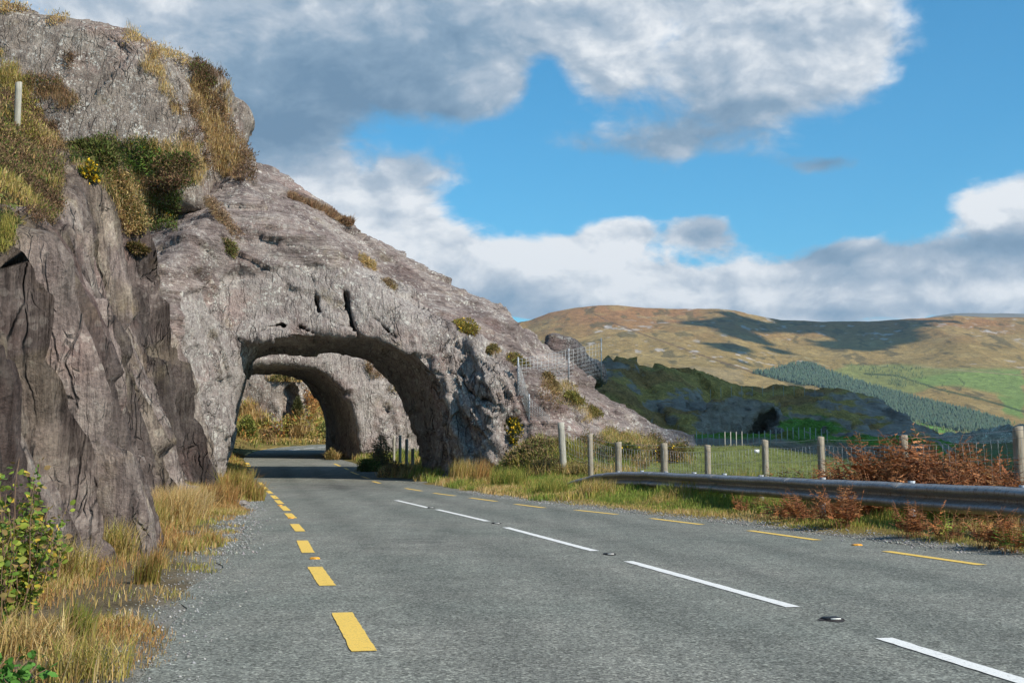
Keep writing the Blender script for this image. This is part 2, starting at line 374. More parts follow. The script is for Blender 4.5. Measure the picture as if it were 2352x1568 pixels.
def curved_axis(lo, hi, d0, near, k):
    a = [0.]
    while a[-1] < hi: a.append(a[-1] + d0*(1+max(0, a[-1]-near)*k))
    b = [0.]
    while b[-1] > lo: b.append(b[-1] - d0*(1+max(0, -b[-1]-near)*k))
    return np.array(b[:0:-1] + a)
gx = curved_axis(-6000, 8000, .16, 16, .10); gy = curved_axis(-500, 12000, .20, 60, .09)
GX, GY = np.meshgrid(gx, gy, indexing='ij'); xf, yf = GX.ravel(), GY.ravel()
zf = G(xf, yf); sf, tf = xy2st(xf, yf); qf = road_q(xf, yf)
gc = np.tile(np.array([.115,.10,.035], np.float32), (len(xf), 1))
def blend(c, m, col): return c*(1-m[:,None]) + np.array(col, np.float32)*m[:,None]
PG = np.stack([xf, yf, zf], -1)
nz = fbm(PG, .5, 4, 2)*.5+.5
gc = blend(gc, sstep(nz, .4, .65), (.19,.145,.05))
gc = blend(gc, sstep(tf, 12, 13.5)*(1-sstep(yf, 84, 92)), (.115,.135,.045))                            # sheep-cropped field
gc = blend(gc, sstep(yf, 118, 128)*(xf < 20), (.085,.115,.03))
gc = blend(gc, (tf < tl(sf)+.3)*(sf < 60)*(tf > -4)*sstep(nz, .30, .5)*.9, (.13,.105,.075))        # soil of the left verge
grav = (qf > -.3)*(1-sstep(qf + (nz-.5)*1.6, .05, .5))*(sf < 60)
gc = blend(gc, grav*1.0, (.20,.20,.19))
mg, t, b = new_mat('ground_soil', .95, .1); c = t.coord('Object')
n2 = t.noise(c, 2.5, 8, .7); n3 = t.noise(c, 40, 5, .7)
gcn = t.mix(1.0, t.attr('tint'), t.ramp(n2, [(.3,(.6,.6,.55)),(.7,(1.35,1.3,1.2))]), 'MULTIPLY')
gcn = t.mix(1.0, gcn, t.ramp(n3, [(.3,(.55,.55,.55)),(.68,(1.5,1.5,1.5))]), 'MULTIPLY')
t.l.new(gcn, b.inputs['Base Color']); t.l.new(t.bump(t.math('MULTIPLY_ADD', n3, .5, n2), .7, .06), b.inputs['Normal'])
GF = grid_faces(len(gx), len(gy)); GV = np.stack([xf, yf, zf], -1)
add_obj('ground', np_mesh('ground', GV, GF, True, col=gc), mg, kind='structure')
mk = (np.abs(GV[GF[:,0],0]) < 130) & (GV[GF[:,0],1] > 1) & (GV[GF[:,0],1] < 220)
reg('ground', GV, GF[mk][:, [0,1,2,3]])

# ------------------------------------------------------------------ road
def asphalt():
    m, t, b = new_mat('asphalt', .95, .08); c = t.coord('Object')
    big = t.noise(c, .22, 5, .6); mid = t.noise(c, 1.6, 6, .65)
    v = t.voro(c, 75, out='Color'); sp = t.n.new('ShaderNodeSeparateColor'); t.l.new(v, sp.inputs[0])
    v2 = t.voro(c, 28, out='Color'); sp2 = t.n.new('ShaderNodeSeparateColor'); t.l.new(v2, sp2.inputs[0])
    fine = t.noise(c, 60, 4, .75)
    base = t.ramp(big, [(.35,(.190,.202,.182)), (.62,(.235,.235,.212))])
    base = t.mix(1.0, base, t.ramp(mid, [(.3,(.84,.84,.84)),(.7,(1.12,1.12,1.12))]), 'MULTIPLY')
    base = t.mix(1.0, base, t.ramp(sp.outputs[0], [(0,(.42,.42,.42)),(.5,(.95,.95,.95)),(.88,(1.4,1.4,1.38)),(1,(2.1,2.1,2.0))]), 'MULTIPLY')
    base = t.mix(1.0, base, t.ramp(sp2.outputs[1], [(0,(.85,.85,.85)),(.8,(1.04,1.04,1.04)),(.97,(1.12,1.12,1.12)),(1,(1.4,1.4,1.38))]), 'MULTIPLY')
    base = t.mix(1.0, base, t.ramp(fine, [(.3,(.8,.8,.8)),(.7,(1.17,1.17,1.17))]), 'MULTIPLY')
    wt = t.attr('track', 'Fac'); base = t.mix(t.math('MULTIPLY', wt, .6), base, t.mix(1.0, base, (.66,.67,.68), 'MULTIPLY'))
    str_ = t.noise(t.mapping(c, (3.5,.12,1), (0,0,rad(11.4))), 1.0, 5, .6); base = t.mix(1.0, base, t.ramp(str_, [(.3,(.88,.89,.88)),(.7,(1.08,1.07,1.05))]), 'MULTIPLY')
    # polished dark patches and tyre scuffs near the arches
    dk = t.attr('scuff', 'Fac'); sc = t.noise(t.mapping(c, (.5,3,1), (0,0,rad(-12))), 1.5, 5, .7)
    base = t.mix(t.math('MULTIPLY', dk, t.smooth(sc, .40, .62)), base, (.055,.055,.055))
    t.l.new(base, b.inputs['Base Color'])
    t.l.new(t.bump(t.math('MULTIPLY_ADD', fine, .5, sp.outputs[1]), .8, .012), b.inputs['Normal']); return m
M_ASPH = asphalt()
rows = []
for s in np.concatenate([np.arange(-40, 40, .35), np.arange(40, 72.5, .5)]):
    a, bb = float(tl(s)), float(tr(s)); tt = np.linspace(a, bb, 30)
    j = (vn(np.array([[s*1.1, 3, 0],[s*1.1, 9, 0]]))*.10 + vn(np.array([[s*.45, 33, 0],[s*.45, 19, 0]]))*.12)*min(1, max(.1, (60-s)/40))
    tt[0] += j[0]; tt[-1] += j[1]; x, y = st2xy(s, tt); rows.append(np.stack([x, y], 1))
for i in range(len(CV)):
    if CV[i,1] > 74.5 or i > 12:
        k = np.linspace(0, 5.5, 30); rows.append(CV[i] + _n[i]*k[:,None])
R = np.array(rows); xr, yr = R[...,0].ravel(), R[...,1].ravel(); zr = zroad(yr) + fbm(np.stack([xr,yr,0*xr],-1), .15, 2, 40)*.01
sr, trr = xy2st(xr, yr); scuff = np.exp(-((sr-46)/4.5)**2) * np.exp(-((trr-3.2)/1.6)**2) + .9*np.exp(-((sr-17)/1.2)**2)*np.exp(-((trr-2.3)/.35)**2)
RV = np.stack([xr, yr, zr], -1)
add_obj('road', np_mesh('road', RV, grid_faces(len(rows), 30)[:, ::-1], True, attrs={'scuff': scuff, 'track': sum(np.exp(-((trr-q)/.28)**2) for q in (1.5,3.0,4.7,6.2))*(sr<70)}), M_ASPH, kind='structure')
def zsurf(x, y): return float(zroad(y) + fbm(np.array([[x,y,0]]), .15, 2, 40)[0]*.01)

def paint(name, colr, k):
    m, t, b = new_mat(name, .6, .3); c = t.coord('Object'); n = t.noise(c, 14, 6, .7); n2 = t.noise(c, 90, 3, .6)
    cc = t.mix(t.smooth(n, .54, .70), colr, tuple(x*.70 for x in colr)); cc = t.mix(t.smooth(n2, .55, .64), cc, tuple(x*k for x in colr)); n4 = t.noise(c, 45, 5, .75); cc = t.mix(t.math('MULTIPLY', t.smooth(n4, .60, .66), .8), cc, (.22,.22,.20))
    t.l.new(cc, b.inputs['Base Color']); t.l.new(t.bump(n2, .5, .006), b.inputs['Normal']); return m
M_YEL = paint('yellow_road_paint', (.80,.53,.10), .7); M_WHT = paint('white_road_paint', (.78,.77,.73), .75)

def px_ground(u, v):
    """line of sight met with the road surface"""
    lo, hi = 3.0, 130.0
    y = None; f = lambda y: unproj(u, v, y)[2] - zroad(y)
    ys = np.linspace(3, 130, 600); prev = f(ys[0])
    for a, b2 in zip(ys[:-1], ys[1:]):
        if f(b2) <= 0:
            for _ in range(30):
                m = .5*(a+b2)
                if f(m) > 0: a = m
                else: b2 = m
            p = unproj(u, v, .5*(a+b2)); return p[:2]
    return unproj(u, v, 115)[:2]
def dash(a, b, w, mat, name, label, group, off=0.005):
    a = np.array(a); b = np.array(b); L = np.linalg.norm(b-a); d = (b-a)/L; n = np.array([-d[1], d[0]])
    k = max(4, int(L/.12)); V = []; rr = np.random.default_rng(int(abs(a[0]*97+a[1]*31)*10))
    for i in range(k+1):
        p = a + d*L*i/k; e = .0025
        for sg in (-1, 1):
            q = p + n*sg*(w/2 + rr.normal(0, e)) + (d*rr.normal(0, e*1.6) if i in (0, k) else 0); V.append((q[0], q[1], zsurf(q[0], q[1])+off))
    F = [(2*i+1, 2*i, 2*i+2, 2*i+3) for i in range(k)]
    F = [f[::-1] for f in F]
    o = add_obj(name, np_mesh(name, np.array(V), np.array(F)), mat, kind='structure'); o['label'] = label; return o
# left broken yellow line: near and far ends of each dash, read off the photograph
yl = [((836,1497),(786,1408)),((752,1346),(723,1302)),((708,1269),(694,1241)),((690,1220),(676,1203)),((673,1190),(661,1179)),((660,1173),(648,1162)),
      ((646,1157),(636,1148)),((635,1145),(626,1137)),((623,1133),(614,1126)),((612,1123),(604,1116.5)),((603,1114),(596,1107.5)),
      ((581,1084),(577,1081)),((578,1079),(574,1075)),((573,1072.5),(570,1068.5)),((570,1066),(567,1062.5)),
      ((565,1045.0),(567,1042.2)),((569,1040.8),(574,1038.2)),((579,1036.2),(590,1034.0)),((598,1032.2),(612,1030)),((620,1029),(636,1026.8)),((648,1026),(666,1024.4)),((682,1023.5),(704,1022.6))]
for i, (a, b) in enumerate(yl):
    dash(px_ground(*a), px_ground(*b), .15 if i < 11 else .2, M_YEL, 'edge_line_dash', 'yellow dash of the broken line along the left edge of the road', '')
yr_ = [((2255,1298),(2035,1266)),((1878,1240),(1722,1218)),((1612,1204),(1496,1190)),((1417,1181),(1322,1171)),((1250,1166),(1184,1157.5)),((1140,1151),(1080,1143)),
       ((1045,1138),(996,1131.5)),((968,1127),(932,1121)),((873,1109.5),(856,1105)),((848,1099),(831,1094)),((824,1090),(806,1083)),((800,1078.5),(792,1074.5)),((781,1070),(768,1064.5))]
for a, b in yr_:
    dash(px_ground(*a), px_ground(*b), .13, M_YEL, 'edge_line_dash', 'yellow dash of the broken line along the right edge of the road', '')
wh = [((2420,1588),(2030,1466)),((1822,1395),(1443,1289)),((1366,1265),(1162,1211)),((1120,1197),(1004,1170)),((984,1166),(910,1148.5)),
      ((664,1034),(690,1031.2)),((696,1030.5),(722,1028)),((730,1027.5),(756,1025.2))]
for i, (a, b) in enumerate(wh):
    dash(px_ground(*a), px_ground(*b), .115 if i < 5 else .2, M_WHT, 'centre_line_dash', 'white dash of the broken line down the middle of the road', '')

# ------------------------------------------------------------------ left roadside cliff (one continuous sheet from the ditch up over the ledge)
def zt(s): return np.interp(s, [-4,2,8,12,15,18,22,26,30,34,38,42,45,48,52,58,70,90], [1.6,2.0,2.6,2.9,3.3,3.9,4.8,6.3,7.6,8.5,9.0,8.7,7.9,6.2,6.5,8,10.5,12])
def Ls(s): return np.interp(s, [0,12,38,46,56,90], [.33,.33,.36,.32,-.12,-.1])
def tb(s): return -1.75 - 2.3*sstep(s, 45, 48) + .25*sstep(s, 52, 56) + .35*np.sin(s*.55) *sstep(-s,-44,-36) - .75*sstep(-s, -13, -8)
ss = np.arange(-4, 92, .085); wz = np.concatenate([np.linspace(-.12, 1, 120), 1+np.cumsum(np.linspace(.008, .05, 110))])
SS, WW = np.meshgrid(ss, wz, indexing='ij'); s1 = SS.ravel(); w1 = WW.ravel()
edge_n = fbm(np.stack([s1*.5, 0*s1, 0*s1], -1), 1, 4, 5)*.9*sstep(s1, 4, 20)
ztv = zt(s1) + edge_n
up = np.minimum(w1, 1); ov = np.maximum(w1-1, 0)
zz = ztv*up; t1 = tb(s1) - Ls(s1)*zz
dist = ov*6.0
slope = np.interp(s1, [0,20,44,48,92], [.75,.85,.95,.8,.7]); rise = np.where(dist < 7, slope*dist, slope*7 + .35*(dist-7))
t1 = t1 - dist; zz = zz + rise*(1-.0*dist)
x1, y1 = st2xy(s1, t1); zz = zz + np.where(s1 > 44, zroad(y1)*up, 0)
CVx = np.stack([x1, y1, zz], -1).astype(np.float32); CF = grid_faces(len(ss), len(wz))[:, ::-1]
nrm = vnormals(CVx, CF); 
if nrm[len(nrm)//2] @ np.array([1,0,0.3]) < 0: CF = CF[:, ::-1]; nrm = -nrm
wallm = (1-sstep(w1, .97, 1.12))
# slaty ribs: coordinate across the ribs is s (+ slight lean), long along z
q = np.stack([s1*1.15 + .10*zz, zz*.16, t1*.5], -1)
rib = fbm(q, 1.0, 5, 7, .55, ridged=True); blocks = fbm(np.stack([s1*.35+.1*zz, zz*.12, 0*zz], -1), 1.0, 2, 20)
qz = np.round(fbm(np.stack([s1*.8+.12*zz, zz*.22, 0*zz], -1), 1.0, 2, 33)*6)/6
fa, fc1 = facet(np.stack([s1*.62 + .03*zz, zz*.02, 0*t1], -1), 3); fb, fc2 = facet(np.stack([s1*1.9 + .06*zz + .3*fbm(CVx,.5,2,4), zz*.02, 0*t1], -1), 9); fd, fc3 = facet(np.stack([s1*5.0+.2*zz + 1.2*fbm(CVx,.5,2,4), zz*.05, 0*t1], -1), 5)
fa = fa*sstep(fc1, 0, .09) - .10*(1-sstep(fc1, 0, .10)); fb = fb*sstep(fc2, 0, .16) - .16*(1-sstep(fc2, 0, .14)); fd = fd*sstep(fc3, 0, .3) - .12*(1-sstep(fc3, 0, .22))
fe, fc4 = facet(np.stack([s1*1.1, zz*.62, t1*0], -1), 21); fe = fe*sstep(fc4, 0, .10)
dsp = wallm*(.14*rib + .45*blocks + .50*fa + .30*fb + .15*fd + .22*fe  + .05*fbm(CVx, 3.0, 4, 3) + .16*fbm(CVx*np.array([1,1,.5]), .9, 3, 13)) + (1-wallm)*(.45*fbm(CVx, .45, 5, 8) + .12*fbm(CVx, 2.2, 3, 3))
dsp *= sstep(s1, -4, 4)*.6+.4
CVx = CVx + nrm*dsp[:,None]; nrm = vnormals(CVx, CF)
# stain colours: dark wet algae low at the near end, pale rim along the far edge, brown soil on the ledge
u_, v_ = proj(CVx); stn = fbm(np.stack([s1*.7+.1*zz, zz*.12, 0*zz], -1), 1.0, 4, 51)
tint = np.ones((len(s1), 3), np.float32)*np.array([1.12,1.0,.97], np.float32)
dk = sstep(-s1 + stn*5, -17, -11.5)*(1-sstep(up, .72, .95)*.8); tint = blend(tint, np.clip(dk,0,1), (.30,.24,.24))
tint = blend(tint, sstep(stn, .06, .22)*.85*wallm, (.42,.38,.37)); st2 = fbm(np.stack([s1*2.6+.4*zz, zz*.2, 0*zz], -1), 1.0, 4, 57); tint = blend(tint, sstep(st2, .12, .26)*.7*wallm, (.38,.35,.34)); tint = blend(tint, sstep(-st2, .06, .22)*.65*wallm, (1.55,1.5,1.42)); st3 = fbm(np.stack([s1*7+.6*zz, zz*.35, 0*zz], -1), 1.0, 3, 58); tint *= (1 + .55*st3*wallm)[:,None]
pale = sstep(s1 + stn*2.5 + (1-up)*1.5, 42.2, 43.6)*wallm; tint = blend(tint, pale*.8, (1.45,1.38,1.22))
tint = blend(tint, sstep(fbm(CVx, .8, 4, 61), .2, .34)*.35*wallm, (1.15,1.05,.75))
soil = (1-wallm)*np.clip(sstep(fbm(CVx, .35, 4, 71), -.22, .0)+ (s1<30)*.6, 0, 1)*(s1 < 60); tint = blend(tint, soil, (.62,.50,.24))
cutA = np.clip(pale*.7 + sstep(s1, 50, 52), 0, 1)
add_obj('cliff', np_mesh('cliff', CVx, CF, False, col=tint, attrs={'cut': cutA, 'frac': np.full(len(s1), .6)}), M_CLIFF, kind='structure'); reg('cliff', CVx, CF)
print('cliff', len(CVx), time.time()-T0)

# ------------------------------------------------------------------ rock arches
def arch(name, s0, s1_, t0, t1, ztop, h, plane, front, back, tunnel, label, cutpoly=None, extra=None, zg=0.):
    sx = np.arange(s0, s1_, h, np.float32); tx = np.arange(t0, t1, h, np.float32); zx = np.arange(zg-1.5, ztop, h, np.float32)
    S, Tt, Zz = np.meshgrid(sx, tx, zx, indexing='ij', sparse=True)
    F = smax(plane(S, Tt, Zz)*.82, front(S, Tt, Zz)*.95, .7); F = smax(F, back(S, Tt, Zz), 1.2)
    F = np.broadcast_to(F, (len(sx), len(tx), len(zx))).astype(np.float32)
    if extra: F = extra(F, S, Tt, Zz)
    tun = tunnel(S, Tt, Zz); F = smax(F, -tun, .05).astype(np.float32)
    F[0] = np.maximum(F[0], .1); F[-1] = np.maximum(F[-1], .1); F[:,0] = np.maximum(F[:,0], .1); F[:,-1] = np.maximum(F[:,-1], .1); F[:,:,0] = np.maximum(F[:,:,0], .1); F[:,:,-1] = np.maximum(F[:,:,-1], .1)
    V, Q = surface_nets(F, (s0, t0, zg-1.5), h)
    s, tt = V[:,0].copy(), V[:,1].copy(); x, y = st2xy(s, tt); W = np.stack([x, y, V[:,2]], -1).astype(np.float32)
    Q = Q[:, ::-1]                     # (s,t,z) is a left-handed frame
    n = vnormals(W, Q); u, v = proj(W)
    wob = fbm(W, .6, 4, 12)
    facing = sstep(-(n[:,1]*CT - n[:,0]*ST), .45, .75)
    if cutpoly is not None: cut = sstep(-poly_sdf((u + wob*60).astype(np.float32), (v + wob*45).astype(np.float32), cutpoly), -4, 14)*sstep(n[:,2], .93, .85)
    else: cut = sstep(n[:,2], .62, .5)
    cut = np.clip(cut, 0, 1)
    # feathered slaty cleavage on the cut faces, low undulation on the dip slope
    z = W[:,2]; a = .42
    cl = np.stack([(tt*math.cos(a)+z*math.sin(a))*1.7, (z*math.cos(a)-tt*math.sin(a))*.32, s*.5], -1)
    feather = fbm(cl, 1.0, 6, 21, .6, ridged=True); qf_ = np.round(fbm(cl*.55, 1.0, 3, 25)*5)/5
    arched = tt > 4.5
    inten = .55 + .9*sstep(tt, 5, 8.5)
    slabn = fbm(np.stack([tt*.35+z*.25, z*.9, s*.35], -1), 1.0, 6, 5, .55)
    fz = np.stack([(tt*math.cos(a)+z*math.sin(a)), (z*math.cos(a)-tt*math.sin(a)), s], -1)
    fa, c1 = facet(fz*np.array([.8,.17,.4]), 2); fb, c2 = facet(fz*np.array([2.6,.45,1.1]), 4); fd, c3 = facet(fz*np.array([5.6,1.2,2.6]), 6)
    jag = sstep(tt, 5.8, 8.2); mouth = sstep(-np.abs(tunnel(s, tt, z)), -1.0, -.1)
    fa2, _ = facet(W*np.array([.45,.45,.9]), 12)
    d = cut*((1-.15*mouth)*((.03+.24*jag)*feather + (.10+.14*jag)*fa + (.045+.12*jag)*fb + (.02+.12*jag)*fd + .18*fa2) + .16*fbm(W, .5, 2, 77)) + (1-cut)*(.34*slabn + .28*fbm(W, .22, 3, 91) + .03*fbm(W, 5, 3, 6, ridged=True) + .20*facet(np.stack([tt*.3+z*.3, z*1.1, s*.3], -1), 8)[0] + .07*facet(np.stack([tt*1.1+z, z*3.2, s*1.1], -1), 18)[0])
    W = W + n*d[:,None]
    tint = np.ones((len(W), 3), np.float32)
    tint = blend(tint, (1-cut)*sstep(wob, -.02, .22)*.6, (.62,.56,.57))
    tint = blend(tint, (1-cut)*sstep(fbm(np.stack([tt*.25+z*.2, z*.7, s*.25],-1), 1., 5, 44), .06, .22)*.7, (.52,.47,.47)); tint = blend(tint, (1-cut)*sstep(fbm(np.stack([tt*.9+z*.5, z*2.4, s*.9],-1), 1., 4, 48), .14, .3)*.5, (.45,.42,.42)); tint = blend(tint, (1-cut)*sstep(fbm(W, .9, 4, 49), .14, .3)*.4, (1.35,1.3,1.25))
    me = np_mesh(name, W, Q, False, col=tint, attrs={'cut': cut, 'frac': cut*np.clip(.35 + .65*sstep(tt, 4, 7.5)*sstep(tt, 13, 11) + .3*sstep(wob, .1, .3), 0, 1)})
    o = add_obj(name, me, M_ARCH, label=label, cat='rock arch'); reg(name+str(s0), W, Q); return o
def lerp_s(a, b, s0, s1): return lambda s: a + (b-a)*np.clip((s-s0)/(s1-s0), 0, 1)
CRK = [[(719,632),(725,668),(732,705),(742,728),(760,742),(800,748),(812,758)], [(797,665),(802,700),(810,738),(822,765),(832,778)], [(590,772),(612,757),(650,748)],
       [(862,726),(885,748),(915,772)],[(1088,900),(1110,918),(1140,928)],[(1075,858),(1092,890),(1108,916)],[(690,750),(725,766),(770,766)]]
def px_tz(u, v, y=50.5):
    p = unproj(u, v, y); s, t = xy2st(p[0], p[1]); return (float(t), float(p[2]))
# near arch ------------------------------------------------------
def plane1(S, T, Z):
    zp = 8.8 - .555*(np.maximum(T,-.5)-2) + .49*(S-50) + .35*np.minimum(T+.5, 0)
    zp = zp + .21*np.sin(T*.6+1) - .65*sstep(T, 11, 14)*(1-sstep(T, 18.5, 20.5))
    return (Z - zp)
def front1(S, T, Z):
    sf = 50.3 + .13*Z - 3.4*sstep(-T, .6, 3.2) + 1.6*sstep(-T, -1.6, 1.2)*sstep(-Z, -4.5, -1.0)*0 - 1.4*sstep(T, 8, 9.3)*(1-sstep(T, 11.5, 14))
    sf = sf - 2.5*sstep(T, 11, 16)
    sf = sf + .22*np.maximum(Z-6.2, 0)
    return sf - S
def back1(S, T, Z):
    cr = np.interp(T, [-9,-3,2,8,13,18,22], [60,60,60.0,60.3,60.8,60.6,60]).astype(np.float32)
    return np.maximum(.85*(S - cr + .28*np.maximum(9-Z, 0)), 1.1*(T - 20.2 - .25*(S-56)))
def tun1(S, T, Z):
    k = np.clip((S-50)/8, -1, 1.6); tr_ = 8.2 - .75*k; tw = -1.35 + .20*np.maximum(Z, 0) - 1.1*np.clip((51.5-S)/3, 0, 1.3) - .04*Z*Z*np.clip((52-S)/3,0,1)
    hgt = 5.75 + .25*np.clip((T-1)/3.5, -1, 1) - .1*k
    tc = 2.8; a = tr_-tc
    q = (np.maximum(T-tc, 0)/a)**2.5 + (np.maximum(Z, 0)/hgt)**2.5
    qr = (q**.4-1)*3.6
    lft = tw - T
    return smax(qr, lft, .8) + 0*S
def extra1(F, S, T, Z):
    for i, pts in enumerate(CRK):
        tz = [px_tz(*p) for p in pts]; d = seg_dist(np.broadcast_to(T, (1,T.shape[1],Z.shape[2])).astype(np.float32), np.broadcast_to(Z, (1,T.shape[1],Z.shape[2])).astype(np.float32), tz)
        wdt = [.058,.085,.07,.05,.12,.08,.045][i]; F = np.maximum(F, np.where(S < 54, (wdt-d), -9).astype(np.float32))
    return F
CUT1 = [(330,1120),(385,900),(425,770),(430,690),(480,640),(560,625),(700,608),(860,616),(945,660),(1000,730),(1085,765),(1160,800),(1195,880),(1240,1130)]
A1 = arch('rock_arch', 44, 63.0, -9.5, 22.5, 15.8, .088, plane1, front1, back1, tun1, 'large cracked grey rock arch spanning the road, nearer of the two', CUT1, extra1, 0)
print('arch1', time.time()-T0)
# far arch -------------------------------------------------------
def plane2(S, T, Z): return Z - (8.8 - .70*(T-4.5) + .42*(S-76))
def front2(S, T, Z): return 74.8 + .12*Z + 1.0*sstep(T, 8, 12) - S
def back2(S, T, Z): return np.maximum(S - 87 - .1*T, T - 17)
def tun2(S, T, Z):
    k = np.clip((S-75)/10, -.5, 1.3); tr_ = 6.15 - 1.0*k; hgt = 5.6; tc = 1.5; Zr = Z-.85
    q = (np.maximum(T-tc, 0)/(tr_-tc))**2.6 + (np.maximum(Zr, 0)/hgt)**2.6
    return smax((q**.4-1)*3.2, (-2.2-.8*k + .24*np.maximum(Zr, 0)) - T, .6)
A2 = arch('rock_arch', 70, 90, -7, 18, 13, .15, plane2, front2, back2, tun2, 'smaller rock arch over the road, seen through the near arch', None, None, .5)
print('arch2', time.time()-T0)

# ------------------------------------------------------------------ crags: traced outlines given their own distance, depth and rounding
def crag(name, poly, y0, y1, h=.14, lean=.35, amp=.35, k=1.6, mat=None, seed=0, bottom=None, shade=None, kind='structure', label=None, cat=None, tintf=None, gully=None):
    ym = .5*(y0+y1); yf_ = y0 + .15*(y1-y0)
    P3 = np.array([unproj(u, v, yf_ if True else ym) for u, v in poly]); px = P3[:,[0,2]]
    x0, z0 = px.min(0)-1.5; x1b, z1b = px.max(0)+1.5
    xs = np.arange(x0, x1b, h, np.float32); ys = np.arange(y0-4, y1+3, h*1.25, np.float32); zs = np.arange(z0, z1b, h, np.float32)
    A, B = np.meshgrid(xs, zs, indexing='ij'); D2 = poly_sdf(A.astype(np.float32), B.astype(np.float32), px)
    zl = (zs-z0)[None,None,:]
    Yv = ys[None,:,None]; fr = (y0 + lean*zl) - Yv; bk = Yv - y1
    F = smax(smax(D2[:,None,:], fr, k), bk, k).astype(np.float32)
    if gully:
        for (gu0, gv0, gu1, gv1, wd) in gully:
            a = unproj(gu0, gv0, yf_); b = unproj(gu1, gv1, yf_); dd = seg_dist(A, B, [(a[0],a[2]),(b[0],b[2])])
            F = smax(F, (wd - np.sqrt(dd[:,None,:]**2 + np.maximum(Yv-(y0+lean*zl)-1.2,0)**2*1.4)), .35).astype(np.float32)
    for ax in range(3):
        sl = [slice(None)]*3
        for e in (0,-1): sl[ax] = e; F[tuple(sl)] = np.maximum(F[tuple(sl)], .1)
    V, Q = surface_nets(F, (0,0,0), 1.0); V = V*np.array([h, h*1.25, h], np.float32) + np.array([xs[0], ys[0], zs[0]], np.float32)
    n = vnormals(V, Q); n2 = n
    bl = facet(V*np.array([.33,.33,.42]), seed)[0]*.9 + facet(V*np.array([1.1,1.1,.9]), seed+2)[0]*.3
    d = amp*(.9*fbm(V, .4, 4, seed) + .35*fbm(V*np.array([1,1,.4]), 1.6, 5, seed+7, .6, ridged=True) + .7*bl)
    V = V + n*d[:,None]
    tint = np.ones((len(V), 3), np.float32)
    st_ = fbm(V*np.array([1.6,1.6,.25]), 1.0, 4, seed+3); tint = blend(tint, sstep(st_, .05, .3)*.45, (.6,.56,.55))
    if tintf: tint = tintf(V, n, tint)
    o = add_obj(name, np_mesh(name, V, Q, False, col=tint, attrs={'cut': np.zeros(len(V)), 'frac': np.full(len(V), .55)}), mat or M_CRAG, kind=kind, label=label, cat=cat)
    reg(name+str(seed), V, Q); return o
crag('crag', [(-160,-90),(0,-30),(100,-18),(165,-8),(235,4),(308,40),(344,92),(365,142),(392,200),(418,262),(434,330),(450,470),(-160,520)], 50.5, 58, lean=.30, seed=1, amp=.28, k=1.3,
     gully=None)
crag('crag', [(300,90),(325,76),(380,94),(440,130),(486,152),(505,195),(505,250),(525,295),(545,335),(560,368),(590,400),(640,450),(560,480),(300,480)], 55.5, 64, lean=.22, seed=2, amp=.35, k=1.0,
     gully=None)
print('crags', time.time()-T0)
# outcrop beyond the second arch and boulders behind the slab
crag('crag', [(480,1000),(480,860),(600,838),(655,848),(690,862),(702,900),(704,925),(700,950),(690,985),(680,1020),(480,1020)], 112, 120, h=.28, lean=.12, seed=3, amp=.6, k=1.6, mat=M_CRAG,
     gully=[(668,905,660,1000,.7)])
print('t', time.time()-T0)

# ------------------------------------------------------------------ near hill with the cave (lies in cloud shade)
SKY_U = [1180,1255,1300,1340,1352,1390,1425,1450,1470,1500,1540,1580,1600,1620,1640,1700,1760,1850,1905,1950,2000,2060,2110,2165,2200,2300,2600]
SKY_V = [ 790, 790, 800, 820, 838, 826, 818, 825, 838, 845, 858, 856, 856, 872, 884, 900, 903, 893, 893, 905, 925, 950, 975,1005,1010,1010,1010]
def hillH(x, y):
    u = 1176 + x/y*F_PX; yc = np.interp(u, [1180,1400,1700,2000,2200], [104,122,135,135,130]); yfoot = yc-38
    vs = np.interp(u, SKY_U, SKY_V); zc = CAM_H + (1044-vs)/F_PX*yc; z0_ = zroad(yfoot)+.2
    k = np.clip((y-yfoot)/38, 0, 1); prof = .45*k + .55*sstep(k, .25, 1.0)
    z = z0_ + (zc-z0_)*prof
    # road-cut rock face below the cave
    face = sstep(u, 1585, 1630)*(1-sstep(u, 1775, 1800)); fy = yc-22
    zf_ = CAM_H + (1044-1008)/F_PX*fy*1.0; topf = CAM_H + (1044-938)/F_PX*fy
    stepz = np.where(y < fy, np.minimum(z, zf_-.1), np.maximum(z, np.minimum(topf, zf_ + (y-fy)*2.6)))
    z = z*(1-face) + stepz*face
    z = np.where(y > yc, zc - (y-yc)*.30, z)
    edge = 1-sstep(u, 2140, 2215)
    z = z*edge + (zroad(y)-.6)*(1-edge)
    return z
h = .32
xs = np.arange(0.5, 62, h, np.float32); ys = np.arange(64, 168, h*1.1, np.float32); zs = np.arange(-1.5, 14.5, h, np.float32)
XX, YY = np.meshgrid(xs, ys, indexing='ij'); HH = hillH(XX, YY)
PXY = np.stack([XX, YY, 0*XX], -1); HH = HH + (fbm(PXY, .12, 5, 14, .55)*1.2 + facet(np.stack([XX*.16, YY*.10, 0*XX],-1).reshape(-1,3), 18)[0].reshape(XX.shape)*.75)*sstep(HH, 2.2, 4.5) + fbm(PXY, .5, 4, 15, ridged=True)*.2
lefte = sstep(XX, 1.5, 4.5)*0+1
F = (zs[None,None,:] - HH[:,:,None])*.75
cc_ = unproj(1752, 968, 113.5); dxc = (xs[:,None,None]-cc_[0]); dyc = (ys[None,:,None]-(cc_[1]+1.5)); dzc = (zs[None,None,:]-(cc_[2]-.25))
dr = dxc*.85 + dzc*-.25; rr_ = np.sqrt((dr/1.45)**2 + (dyc/3.6)**2 + ((dzc - .45*dxc)/1.35)**2)
F = np.maximum(F, (1-rr_)*1.2).astype(np.float32)
